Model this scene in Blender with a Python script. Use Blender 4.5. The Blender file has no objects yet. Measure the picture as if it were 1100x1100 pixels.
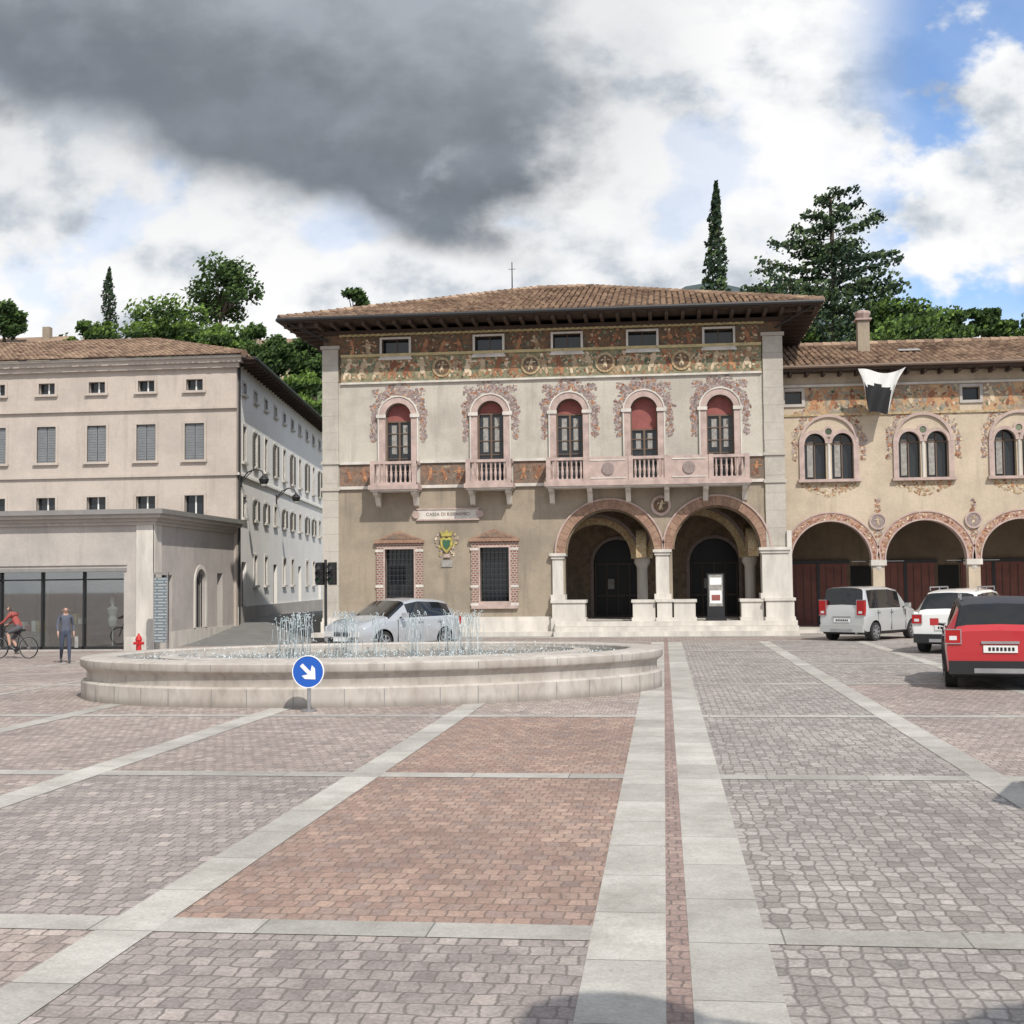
import bpy, bmesh, math, random
from mathutils import Vector, Matrix
random.seed(11)
R=random.random
def U(a,b): return a+(b-a)*random.random()
sc=bpy.context.scene
sc.view_settings.view_transform='Standard'
try: sc.view_settings.look='None'
except Exception: pass
sc.view_settings.exposure=0
col=sc.collection
pi=math.pi
# ------------------------------------------------------------ camera (metric site survey frame)
CAMZ=1.9; YAW=math.radians(6.6); PIT=math.radians(3.1); ROL=math.radians(0.6); FP=1400.0
fwd=Vector((-math.sin(YAW)*math.cos(PIT),math.cos(YAW)*math.cos(PIT),math.sin(PIT)))
rt=Vector((math.cos(YAW),math.sin(YAW),0)); up=rt.cross(fwd)
rt2=rt*math.cos(ROL)-up*math.sin(ROL); up2=up*math.cos(ROL)+rt*math.sin(ROL)
cam=bpy.data.cameras.new('camera'); co=bpy.data.objects.new('camera',cam); col.objects.link(co)
cam.sensor_width=36; cam.lens=36*FP/1100; cam.clip_start=.1; cam.clip_end=5000
M=Matrix((( rt2.x,up2.x,-fwd.x,0),(rt2.y,up2.y,-fwd.y,0),(rt2.z,up2.z,-fwd.z,CAMZ),(0,0,0,1)))
co.matrix_world=M; sc.camera=co
def ray(px,py): return fwd+rt2*((px-550)/FP)+up2*((550-py)/FP)
def PY(px,py,Y):
    d=ray(px,py); t=Y/d.y; return (d.x*t, CAMZ+d.z*t)
def sst(t): t=max(0,min(1,t)); return t*t*(3-2*t)
def gz(x,y):
    l=-.35*sst((-8-x)/8)*sst((y-24)/10)
    if x<-11: l+= .8*sst((y-45)/12)*sst((-11-x)/2)
    return l
# ------------------------------------------------------------ materials
class NT:
    def __init__(s,tree): s.t=tree
    def n(s,typ,**kw):
        n=s.t.nodes.new(typ)
        for k,v in kw.items():
            if k.startswith('i_'):
                key=k[2:]; key=int(key) if key.isdigit() else key
                n.inputs[key].default_value=v
            else: setattr(n,k,v)
        return n
    def l(s,a,b): s.t.links.new(a,b)
    def math(s,op,a,b=None,c=None,clamp=False):
        n=s.t.nodes.new('ShaderNodeMath'); n.operation=op; n.use_clamp=clamp
        for i,v in enumerate((a,b,c)):
            if v is None: continue
            if isinstance(v,(int,float)): n.inputs[i].default_value=v
            else: s.l(v,n.inputs[i])
        return n.outputs[0]
    def mix(s,f,a,b,mode='MIX'):
        n=s.t.nodes.new('ShaderNodeMixRGB'); n.blend_type=mode
        for i,v in enumerate((f,a,b)):
            if isinstance(v,(int,float)): n.inputs[i].default_value=v
            elif isinstance(v,tuple): n.inputs[i].default_value=(*v[:3],1)
            else: s.l(v,n.inputs[i])
        return n.outputs[0]
    def ss(s,x,a,b):
        n=s.t.nodes.new('ShaderNodeMapRange'); n.interpolation_type='SMOOTHSTEP'
        s.l(x,n.inputs[0]); n.inputs[1].default_value=a; n.inputs[2].default_value=b
        return n.outputs[0]
    def ramp(s,f,stops,interp='LINEAR'):
        n=s.t.nodes.new('ShaderNodeValToRGB'); n.color_ramp.interpolation=interp
        e=n.color_ramp.elements
        while len(e)<len(stops): e.new(.5)
        for i,(p,c) in enumerate(stops): e[i].position=p; e[i].color=(*c,1)
        s.l(f,n.inputs[0]); return n.outputs[0]
def base(name,rough=.8,metal=0,spec=None):
    m=bpy.data.materials.new(name); m.use_nodes=True; t=NT(m.node_tree)
    b=m.node_tree.nodes['Principled BSDF']; b.inputs['Roughness'].default_value=rough; b.inputs['Metallic'].default_value=metal
    if spec is not None: b.inputs['Specular IOR Level'].default_value=spec
    return m,t,b
def bump(t,b,h,strength=.3,dist=.02):
    n=t.n('ShaderNodeBump'); n.inputs['Strength'].default_value=strength; n.inputs['Distance'].default_value=dist
    t.l(h,n.inputs['Height']); t.l(n.outputs[0],b.inputs['Normal'])
def sc3(c,k): return tuple(min(1,x*k) for x in c)
def plain(name,c,rough=.5,metal=0,spec=None,var=.12,scale=3.0,bmp=0,vert=False):
    m,t,b=base(name,rough,metal,spec)
    tc=t.n('ShaderNodeTexCoord'); no=t.n('ShaderNodeTexNoise',i_Scale=scale,i_Detail=6.0,i_Roughness=.6)
    if vert:
        mp=t.n('ShaderNodeMapping'); mp.inputs['Scale'].default_value=(1,1,.25); t.l(tc.outputs['Object'],mp.inputs[0]); t.l(mp.outputs[0],no.inputs[0])
    else: t.l(tc.outputs['Object'],no.inputs[0])
    c1=t.ramp(no.outputs[0],[(.3,sc3(c,1-var)),(.7,sc3(c,1+var))])
    t.l(c1,b.inputs['Base Color'])
    if bmp:
        n2=t.n('ShaderNodeTexNoise',i_Scale=scale*12,i_Detail=4.0); t.l(tc.outputs['Object'],n2.inputs[0]); bump(t,b,n2.outputs[0],bmp,.02)
    return m
def plaster(name,c,stain,rough=.92,wet=.55):
    m,t,b=base(name,rough,0,.2)
    tc=t.n('ShaderNodeTexCoord')
    n1=t.n('ShaderNodeTexNoise',i_Scale=.55,i_Detail=9.0,i_Roughness=.7); t.l(tc.outputs['Object'],n1.inputs[0])
    mp=t.n('ShaderNodeMapping'); mp.inputs['Scale'].default_value=(2.2,2.2,.22); t.l(tc.outputs['Object'],mp.inputs[0])
    n2=t.n('ShaderNodeTexNoise',i_Scale=1.0,i_Detail=7.0,i_Roughness=.72); t.l(mp.outputs[0],n2.inputs[0])
    n3=t.n('ShaderNodeTexNoise',i_Scale=14.0,i_Detail=5.0); t.l(tc.outputs['Object'],n3.inputs[0])
    f=t.ss(n1.outputs[0],.38,.66); a=t.mix(f,c,stain)
    f2=t.ss(n2.outputs[0],.50,.75); a=t.mix(t.math('MULTIPLY',f2,wet),a,sc3(stain,.72))
    f3=t.ss(n3.outputs[0],.3,.7); a=t.mix(t.math('MULTIPLY',f3,.2),a,sc3(c,.6))
    t.l(a,b.inputs['Base Color']); bump(t,b,n3.outputs[0],.25,.02); return m
def fresco(name,cols,scale=3.0,distort=1.0,rough=.9,zs=1.0):
    m,t,b=base(name,rough,0,.2); tc=t.n('ShaderNodeTexCoord')
    mp=t.n('ShaderNodeMapping'); mp.inputs['Scale'].default_value=(1,1,zs); t.l(tc.outputs['Object'],mp.inputs[0])
    n=t.n('ShaderNodeTexNoise',i_Scale=scale,i_Detail=7.0,i_Roughness=.7,i_Distortion=distort); t.l(mp.outputs[0],n.inputs[0])
    k=len(cols); st=[(.32+.36*i/(k-1),c) for i,c in enumerate(cols)]
    a=t.ramp(n.outputs[0],st,'EASE')
    n2=t.n('ShaderNodeTexNoise',i_Scale=scale*3.1,i_Detail=3.0); t.l(mp.outputs[0],n2.inputs[0])
    a=t.mix(t.math('MULTIPLY',t.ss(n2.outputs[0],.5,.62),.35),a,sc3(cols[0],.6))
    t.l(a,b.inputs['Base Color']); return m
def island(name,c1,c2,rough=.85,nscale=.5,sub=0,hv=.35,spec=.2):
    m,t,b=base(name,rough,0,spec)
    g=t.n('ShaderNodeNewGeometry'); tc=t.n('ShaderNodeTexCoord')
    no=t.n('ShaderNodeTexNoise',i_Scale=nscale,i_Detail=4.0); t.l(tc.outputs['Object'],no.inputs[0])
    f=t.math('ADD',t.math('MULTIPLY',g.outputs['Random Per Island'],1-hv),t.math('MULTIPLY',t.ss(no.outputs[0],.3,.7),hv))
    t.l(t.mix(f,c1,c2),b.inputs['Base Color'])
    if sub:
        tr=t.n('ShaderNodeBsdfTranslucent'); t.l(t.mix(f,sc3(c1,1.4),sc3(c2,1.4)),tr.inputs[0])
        ms=t.n('ShaderNodeMixShader'); ms.inputs[0].default_value=sub; t.l(b.outputs[0],ms.inputs[1]); t.l(tr.outputs[0],ms.inputs[2])
        t.l(ms.outputs[0],m.node_tree.nodes['Material Output'].inputs[0])
    return m
def setts(name,cs,mortar,mode='brick',bw=.14,bh=.11):
    m,t,b=base(name,.75,0,.35); tc=t.n('ShaderNodeTexCoord')
    nd=t.n('ShaderNodeTexNoise',i_Scale=3.0,i_Detail=4.0,i_Roughness=.65); t.l(tc.outputs['Object'],nd.inputs[0])
    vm=t.n('ShaderNodeVectorMath',operation='SCALE')
    sb=t.n('ShaderNodeVectorMath',operation='SUBTRACT'); sb.inputs[1].default_value=(.5,.5,.5); t.l(nd.outputs['Color'],sb.inputs[0])
    t.l(sb.outputs[0],vm.inputs[0]); vm.inputs['Scale'].default_value=.11
    ad=t.n('ShaderNodeVectorMath',operation='ADD'); t.l(tc.outputs['Object'],ad.inputs[0]); t.l(vm.outputs[0],ad.inputs[1])
    if mode=='brick':
        br=t.n('ShaderNodeTexBrick'); br.offset=.5; br.inputs['Scale'].default_value=1; br.inputs['Brick Width'].default_value=bw; br.inputs['Row Height'].default_value=bh
        br.inputs['Mortar Size'].default_value=.011; br.inputs['Mortar Smooth'].default_value=.9
        br.inputs['Color1'].default_value=(0,0,0,1); br.inputs['Color2'].default_value=(1,1,1,1); br.inputs['Mortar'].default_value=(.5,.5,.5,1)
        t.l(ad.outputs[0],br.inputs[0]); rnd=br.outputs['Color']; mo=br.outputs['Fac']
    else:
        mpv=t.n('ShaderNodeMapping'); mpv.inputs['Scale'].default_value=(1/bw,1/bh,1); t.l(ad.outputs[0],mpv.inputs[0])
        v=t.n('ShaderNodeTexVoronoi',voronoi_dimensions='2D'); v.inputs['Scale'].default_value=1; v.inputs['Randomness'].default_value=.36; t.l(mpv.outputs[0],v.inputs[0])
        v2=t.n('ShaderNodeTexVoronoi',voronoi_dimensions='2D',feature='DISTANCE_TO_EDGE'); v2.inputs['Scale'].default_value=1; v2.inputs['Randomness'].default_value=.36; t.l(mpv.outputs[0],v2.inputs[0])
        sp=t.n('ShaderNodeSeparateColor'); t.l(v.outputs['Color'],sp.inputs[0]); rnd=sp.outputs[0]
        mo=t.math('SUBTRACT',1,t.ss(v2.outputs[0],.01,.14))
    k=len(cs); a=t.ramp(rnd,[(i/(k-1),c) for i,c in enumerate(cs)])
    n1=t.n('ShaderNodeTexNoise',i_Scale=.35,i_Detail=6.0,i_Roughness=.7); t.l(tc.outputs['Object'],n1.inputs[0])
    n2=t.n('ShaderNodeTexNoise',i_Scale=45.0,i_Detail=3.0); t.l(tc.outputs['Object'],n2.inputs[0])
    n4=t.n('ShaderNodeTexNoise',i_Scale=5.0,i_Detail=4.0); t.l(tc.outputs['Object'],n4.inputs[0])
    a=t.mix(1.0,a,t.ramp(n1.outputs[0],[(.3,(.74,.73,.74)),(.68,(1.16,1.15,1.13))]),'MULTIPLY')
    a=t.mix(1.0,a,t.ramp(n4.outputs[0],[(.3,(.82,.82,.82)),(.7,(1.12,1.12,1.12))]),'MULTIPLY')
    a=t.mix(1.0,a,t.ramp(n2.outputs[0],[(.3,(.78,.78,.78)),(.7,(1.18,1.18,1.18))]),'MULTIPLY')
    a=t.mix(t.math('MULTIPLY',mo,.8),a,mortar)
    t.l(a,b.inputs['Base Color'])
    h=t.math('ADD',t.math('SUBTRACT',1,mo),t.math('MULTIPLY',n2.outputs[0],.35))
    bump(t,b,h,.5,.012); return m
def slab(name,c,axis='Y',ln=.95,wd=2.0):
    m,t,b=base(name,.7,0,.3); tc=t.n('ShaderNodeTexCoord')
    mp=t.n('ShaderNodeMapping')
    if axis=='Y': mp.inputs['Rotation'].default_value=(0,0,pi/2)
    t.l(tc.outputs['Object'],mp.inputs[0])
    br=t.n('ShaderNodeTexBrick'); br.offset=.37; br.inputs['Scale'].default_value=1; br.inputs['Brick Width'].default_value=ln; br.inputs['Row Height'].default_value=wd
    br.inputs['Mortar Size'].default_value=.006; br.inputs['Mortar Smooth'].default_value=.3
    br.inputs['Color1'].default_value=(*sc3(c,.82),1); br.inputs['Color2'].default_value=(*sc3(c,1.08),1); br.inputs['Mortar'].default_value=(*sc3(c,.4),1)
    t.l(mp.outputs[0],br.inputs[0])
    n1=t.n('ShaderNodeTexNoise',i_Scale=1.1,i_Detail=8.0,i_Roughness=.75); t.l(tc.outputs['Object'],n1.inputs[0])
    n2=t.n('ShaderNodeTexNoise',i_Scale=60.0,i_Detail=3.0); t.l(tc.outputs['Object'],n2.inputs[0])
    n3=t.n('ShaderNodeTexNoise',i_Scale=16.0,i_Detail=2.0); t.l(tc.outputs['Object'],n3.inputs[0])
    a=t.mix(1.0,br.outputs['Color'],t.ramp(n1.outputs[0],[(.3,(.66,.64,.62)),(.62,(1.06,1.06,1.06))]),'MULTIPLY')
    a=t.mix(1.0,a,t.ramp(n2.outputs[0],[(.35,(.88,.88,.88)),(.65,(1.08,1.08,1.08))]),'MULTIPLY')
    a=t.mix(t.math('MULTIPLY',t.ss(n3.outputs[0],.68,.74),.4),a,sc3(c,.45))
    t.l(a,b.inputs['Base Color']); bump(t,b,n2.outputs[0],.15,.005); return m
def brickmat(name,c1,c2,mo,bw,bh,ms=.02,swap=True):
    m,t,b=base(name,.85,0,.2); tc=t.n('ShaderNodeTexCoord')
    sp=t.n('ShaderNodeSeparateXYZ'); t.l(tc.outputs['Object'],sp.inputs[0]); cb=t.n('ShaderNodeCombineXYZ'); t.l(t.math('ADD',sp.outputs[0],sp.outputs[1]),cb.inputs[0]); t.l(sp.outputs[2],cb.inputs[1])
    br=t.n('ShaderNodeTexBrick'); br.inputs['Scale'].default_value=1; br.inputs['Brick Width'].default_value=bw; br.inputs['Row Height'].default_value=bh; br.inputs['Mortar Size'].default_value=ms
    br.inputs['Color1'].default_value=(*c1,1); br.inputs['Color2'].default_value=(*c2,1); br.inputs['Mortar'].default_value=(*mo,1)
    t.l(cb.outputs[0],br.inputs[0]); t.l(br.outputs['Color'],b.inputs['Base Color']); return m

m_low=plaster('plaster_beige',(.35,.295,.225),(.255,.215,.17),wet=.7)
m_upw=plaster('plaster_cream',(.51,.475,.41),(.395,.365,.315),wet=.65)
m_left=plaster('plaster_rose_beige',(.52,.455,.40),(.44,.385,.34))
m_side=plaster('plaster_white',(.82,.80,.76),(.77,.745,.70),wet=.25)
m_shop=plaster('shop_stone',(.47,.43,.395),(.38,.355,.33))
m_right=plaster('plaster_ivory',(.55,.46,.35),(.44,.365,.275))
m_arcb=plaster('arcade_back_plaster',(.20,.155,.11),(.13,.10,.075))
m_white=plain('white_limestone',(.54,.505,.455),.75,var=.22,scale=2.2,bmp=.2,vert=True)
m_pil=plaster('pilaster_limestone',(.48,.445,.39),(.37,.34,.295),.8,.6)
m_pink=plain('pink_stone',(.42,.32,.285),.8,var=.24,scale=3,bmp=.15)
m_arch=fresco('arch_voussoirs',[(.36,.23,.16),(.32,.21,.15),(.25,.15,.11),(.40,.29,.21)],2.2,.3)
m_fr_green=fresco('green_frieze',[(.20,.17,.10),(.28,.24,.15),(.17,.18,.12),(.36,.27,.17),(.26,.14,.09)],2.6,.7)
m_fr_attic=fresco('attic_frieze',[(.08,.055,.04),(.19,.115,.07),(.12,.095,.07),(.28,.20,.13)],2.0,.8)
m_fr_band=fresco('painted_band',[(.17,.105,.08),(.25,.165,.12),(.16,.13,.105),(.34,.26,.19)],2.8,.8)
m_fr_gar=fresco('painted_garland',[(.20,.14,.13),(.30,.25,.23),(.24,.19,.18),(.42,.37,.33)],7,1.0)
m_fr_org=fresco('orange_frieze',[(.42,.20,.11),(.46,.31,.18),(.25,.23,.19),(.50,.40,.27)],1.8,.8)
m_fr_pk=fresco('pink_ornament',[(.36,.17,.13),(.48,.32,.25),(.30,.18,.15),(.52,.42,.33)],7,1.0)
m_fr_gold=fresco('gold_ornament',[(.38,.27,.10),(.48,.40,.27),(.32,.21,.11),(.52,.45,.35)],7,1.0)
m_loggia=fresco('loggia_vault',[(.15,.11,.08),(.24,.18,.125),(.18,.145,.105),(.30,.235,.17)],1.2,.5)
m_blob=island('floral_paint_grey_pink',(.17,.13,.125),(.42,.345,.32),.9,2,0,.1)
m_blobc=island('figure_paint_cream',(.28,.19,.11),(.66,.55,.40),.9,2,0,.1)
m_blobr=island('figure_paint_rust',(.16,.065,.045),(.46,.24,.13),.9,2,0,.1)
m_blobt=island('foliage_paint_teal',(.06,.08,.055),(.20,.24,.16),.9,2,0,.1)
m_yel=plain('yellow_cornice',(.44,.36,.19),.8,var=.25,scale=5)
m_wood=plain('dark_eave_wood',(.055,.035,.025),.8,var=.3,scale=4)
m_dark=plain('dark_interior',(.012,.012,.012),.9)
m_glass,t_,b_=base('window_glass',.06,0,.5); b_.inputs['Base Color'].default_value=(.02,.024,.028,1)
m_dglass,t_,b_=base('door_glass',.35,0,.2); b_.inputs['Base Color'].default_value=(.010,.011,.012,1)
m_blind=plain('red_blind',(.25,.08,.07),.8,var=.2)
m_curt=plain('curtain_grey',(.28,.27,.25),.9,var=.3,scale=8)
m_frame=plain('window_frame_brown',(.13,.085,.06),.6)
m_dframe=plain('door_frame_dark',(.045,.032,.024),.6)
m_iron=plain('wrought_iron',(.02,.02,.022),.5)
m_shut=plain('grey_shutter',(.19,.20,.21),.7,var=.12)
m_shutd=plain('dark_shutter',(.10,.095,.085),.7,var=.15)
m_brk=brickmat('window_brick_surround',(.20,.085,.065),(.27,.13,.095),(.36,.32,.28),.13,.085,.016)
m_tile=island('roof_tile',(.12,.075,.055),(.42,.30,.21),.9,.6)
m_tileb=plain('roof_underlay',(.09,.055,.04),.9)
m_metal=plain('brushed_metal',(.45,.45,.46),.35,.9)
m_sheet=plain('grey_sheet_metal',(.26,.25,.24),.5,.3)
m_black=plain('black_plastic',(.015,.015,.017),.45)
m_rub=plain('tyre_rubber',(.02,.02,.02),.8)
m_red=plain('red_paint',(.45,.02,.02),.35)
m_whitep=plain('white_paint',(.75,.75,.73),.5,var=.04)
m_blue=plain('sign_blue',(.01,.09,.42),.4,var=.05)
m_gate=plain('red_brown_gate',(.17,.055,.04),.6,var=.25,scale=2)
m_sglass,t,b=base('shop_glass',.02,0,.5); b.inputs['Base Color'].default_value=(.02,.025,.03,1)
tr=t.n('ShaderNodeBsdfTransparent'); tr.inputs[0].default_value=(.75,.8,.8,1); gl=t.n('ShaderNodeBsdfGlossy'); gl.inputs['Roughness'].default_value=.02
ms=t.n('ShaderNodeMixShader'); ms.inputs[0].default_value=.25; t.l(tr.outputs[0],ms.inputs[1]); t.l(gl.outputs[0],ms.inputs[2]); t.l(ms.outputs[0],m_sglass.node_tree.nodes['Material Output'].inputs[0])
# ------------------------------------------------------------ mesh builder
def empty(name,loc=(0,0,0),rot=0):
    e=bpy.data.objects.new(name,None); col.objects.link(e); e.location=loc; e.rotation_euler=(0,0,rot); e.empty_display_size=.5; return e
def parent(o,p,local=False):
    if p is None: return
    o.parent=p
    if not local: o.matrix_parent_inverse=(Matrix.Translation(p.location)@Matrix.Rotation(p.rotation_euler.z,4,'Z')).inverted()
class MB:
    def __init__(s): s.v=[];s.f=[];s.m=[];s.mats=[];s.X=None
    def mi(s,m):
        if m not in s.mats: s.mats.append(m)
        return s.mats.index(m)
    def add(s,vs,fs,mat):
        o=len(s.v); i=s.mi(mat)
        for v in vs:
            v=Vector(v); s.v.append(s.X@v if s.X else v)
        for f in fs: s.f.append([o+k for k in f]); s.m.append(i)
    def box(s,x0,x1,y0,y1,z0,z1,mat):
        if x0>x1:x0,x1=x1,x0
        if y0>y1:y0,y1=y1,y0
        if z0>z1:z0,z1=z1,z0
        s.add([(x0,y0,z0),(x1,y0,z0),(x1,y1,z0),(x0,y1,z0),(x0,y0,z1),(x1,y0,z1),(x1,y1,z1),(x0,y1,z1)],
              [(0,3,2,1),(4,5,6,7),(0,1,5,4),(1,2,6,5),(2,3,7,6),(3,0,4,7)],mat)
    def prism(s,poly,y0,y1,mat):
        n=len(poly); vs=[(x,y0,z) for x,z in poly]+[(x,y1,z) for x,z in poly]
        s.add(vs,[tuple(range(n)),tuple(range(2*n-1,n-1,-1))]+[(i,n+i,n+(i+1)%n,(i+1)%n) for i in range(n)],mat)
    def hprism(s,poly,z0,z1,mat):
        n=len(poly); vs=[(x,y,z0) for x,y in poly]+[(x,y,z1) for x,y in poly]
        s.add(vs,[tuple(range(n-1,-1,-1)),tuple(range(n,2*n))]+[(i,(i+1)%n,n+(i+1)%n,n+i) for i in range(n)],mat)
    def cyl(s,p0,p1,r0,r1,n,mat):
        p0=Vector(p0);p1=Vector(p1);d=(p1-p0).normalized(); a=d.orthogonal().normalized(); b=d.cross(a)
        vs=[p0+(a*math.cos(2*pi*i/n)+b*math.sin(2*pi*i/n))*r0 for i in range(n)]+[p1+(a*math.cos(2*pi*i/n)+b*math.sin(2*pi*i/n))*r1 for i in range(n)]
        s.add(vs,[tuple(range(n-1,-1,-1)),tuple(range(n,2*n))]+[(i,(i+1)%n,n+(i+1)%n,n+i) for i in range(n)],mat)
    def lathe(s,c,prof,n,mat):
        c=Vector(c); vs=[];fs=[]
        for r,z in prof:
            for i in range(n): vs.append(c+Vector((r*math.cos(2*pi*i/n),r*math.sin(2*pi*i/n),z)))
        for j in range(len(prof)-1):
            for i in range(n): fs.append((j*n+i,j*n+(i+1)%n,(j+1)*n+(i+1)%n,(j+1)*n+i))
        fs.append(tuple(range(n-1,-1,-1))); fs.append(tuple(range((len(prof)-1)*n,len(prof)*n)))
        s.add(vs,fs,mat)
    def ring(s,cx,zs,r0,r1,y0,y1,mat,n=24,a0=0,a1=pi):
        vs=[];fs=[]
        for i in range(n+1):
            a=a0+(a1-a0)*i/n; c=math.cos(a); d=math.sin(a)
            vs+=[(cx+r0*c,y0,zs+r0*d),(cx+r1*c,y0,zs+r1*d),(cx+r1*c,y1,zs+r1*d),(cx+r0*c,y1,zs+r0*d)]
        for i in range(n):
            k=4*i
            for j in range(4): fs.append((k+j,k+(j+1)%4,k+4+(j+1)%4,k+4+j))
        fs.append((0,1,2,3)); fs.append((4*n+3,4*n+2,4*n+1,4*n)); s.add(vs,fs,mat)
    def blob(s,x,z,y,r,mat,asp=1.0,an=0):
        y-=U(.003,.016); ca,sa=math.cos(an),math.sin(an); pts=[]
        for i in range(7):
            a=2*pi*i/7; u=r*math.cos(a)*U(.8,1.15); v=r*asp*math.sin(a)*U(.8,1.15); pts.append((x+u*ca-v*sa,y,z+u*sa+v*ca))
        s.add(pts,[tuple(range(7))],mat)
    def obj(s,name,par=None,local=False,smooth=None,norm=True):
        me=bpy.data.meshes.new(name); me.from_pydata([tuple(v) for v in s.v],[],s.f)
        for m in s.mats: me.materials.append(m)
        me.polygons.foreach_set('material_index',s.m)
        if norm:
            bm=bmesh.new(); bm.from_mesh(me); bmesh.ops.recalc_face_normals(bm,faces=bm.faces); bm.to_mesh(me); bm.free()
        if smooth:
            for p in me.polygons: p.use_smooth=True
            me.set_sharp_from_angle(angle=math.radians(smooth))
        o=bpy.data.objects.new(name,me); col.objects.link(o); parent(o,par,local); return o
def arch_poly(cx,z0,zs,r,n=22):
    return [(cx-r,z0),(cx+r,z0)]+[(cx+r*math.cos(pi*i/n),zs+r*math.sin(pi*i/n)) for i in range(n+1)]
def rectp(x0,x1,z0,z1): return [(x0,z0),(x1,z0),(x1,z1),(x0,z1)]
def boolean(o,cut):
    md=o.modifiers.new('b','BOOLEAN'); md.operation='DIFFERENCE'; md.solver='EXACT'; md.object=cut
    try: md.material_mode='TRANSFER'
    except Exception: pass
    dg=bpy.context.evaluated_depsgraph_get(); me=bpy.data.meshes.new_from_object(o.evaluated_get(dg)); o.modifiers.clear(); o.data=me
    bpy.data.objects.remove(cut)
def wall(name,x0,x1,y0,y1,z0,z1,holes,mat,par,X=None,outline=None):
    a=MB(); a.prism(outline or rectp(x0,x1,z0,z1),y0,y1,mat); o=a.obj(name)
    if holes:
        c=MB()
        for h in holes: c.prism(h,y0-.5,y1+.5,mat)
        boolean(o,c.obj('cut'))
    if X is not None: o.data.transform(X)
    parent(o,par); return o
def inside(poly,x,y):
    c=False; n=len(poly)
    for i in range(n):
        x1,y1=poly[i]; x2,y2=poly[(i+1)%n]
        if (y1>y)!=(y2>y) and x<(x2-x1)*(y-y1)/(y2-y1)+x1: c=not c
    return c
def tiles(mb,O,Uv,Vv,poly,tw=.22,tl=.36):
    O=Vector(O);Uv=Vector(Uv).normalized();Vv=Vector(Vv).normalized();N=Uv.cross(Vv)
    if N.z<0:N=-N
    us=[p[0] for p in poly]; vs=[p[1] for p in poly]
    nu=int((max(us)-min(us))/tw)+1; nv=int((max(vs)-min(vs))/tl)+1
    for j in range(nv):
        for i in range(nu):
            u=min(us)+(i+.5)*tw; v=min(vs)+(j+.5)*tl
            if not inside(poly,u,v): continue
            u+=U(-.015,.015); v0=v-tl*.55+U(-.03,.03); v1=v+tl*.55; r0=tw*.42; r1=tw*.34; h0=.035+U(0,.02); pts=[]
            for (vv,r,h) in ((v0,r0,h0),(v1,r1,.0)):
                for k in range(5):
                    a=pi*k/4; pts.append(O+Uv*(u+r*math.cos(a))+Vv*vv+N*(h+r*.75*math.sin(a)))
            mb.add(pts,[(k,k+1,6+k,5+k) for k in range(4)]+[(4,3,2,1,0)],m_tile)
def figpaint(mb,x,z,y,h,mat):
    ln=U(-.6,.6)
    mb.blob(x+ln*h*.3,z+h*.42,y,h*.10,mat); mb.blob(x+ln*h*.15,z+h*.18,y,h*.14,mat,1.6,-ln); mb.blob(x-ln*h*.05,z-h*.1,y,h*.13,mat,1.5,-ln*.5)
    mb.blob(x-h*.14,z-h*.32,y,h*.07,mat,2.4,U(-.4,.4)); mb.blob(x+h*.12,z-h*.3,y,h*.07,mat,2.4,U(-.4,.4)); mb.blob(x+h*.3,z+h*.22,y,h*.05,mat,3,1.2+ln); mb.blob(x-h*.25,z+h*.2,y,h*.05,mat,3,-1.2+ln)
def garland(mb,cx,zs,r0,r1,leg,y,mats,n=150):
    for i in range(n):
        a=pi*R(); r=U(r0,r1)+.04*math.sin(a*14); mb.blob(cx+r*math.cos(a),zs+r*math.sin(a),y,U(.016,.05),random.choice(mats),U(.6,1.8),U(0,pi))
    for i in range(int(n*.4)):
        s=random.choice((-1,1)); r=U(r0+.02,r1-.04); z=zs-leg*R()**1.3; mb.blob(cx+s*(r+.03*math.sin(z*14)),z,y,U(.016,.05),random.choice(mats),U(.6,1.8),U(0,pi))
    for s in (-1,1):
        for i in range(30): mb.blob(cx+s*((r0+r1)/2*.85)+U(-.18,.18),zs+r1*.82+U(-.12,.14),y,U(.02,.05),random.choice(mats),U(.6,1.6),U(0,pi))
        for i in range(16): mb.blob(cx+s*(r0+r1)/2+U(-.08,.08),zs-leg+U(-.1,.1),y,U(.02,.05),random.choice(mats),U(.6,1.6),U(0,pi))
    for i in range(34):
        u=U(-1,1); mb.blob(cx+u*.45,zs+r1+R()*.28*(1-abs(u)),y,U(.02,.05),random.choice(mats),U(.6,1.6),U(0,pi))
def swag(mb,x0,x1,z,sag,y,mats):
    n=int((x1-x0)/.05)
    for i in range(n):
        u=i/n; mb.blob(x0+(x1-x0)*u,z-sag*4*u*(1-u)+U(-.02,.02),y,U(.025,.06)*(.8+.5*math.sin(pi*u)),random.choice(mats),U(.7,1.4),U(0,pi))
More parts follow.
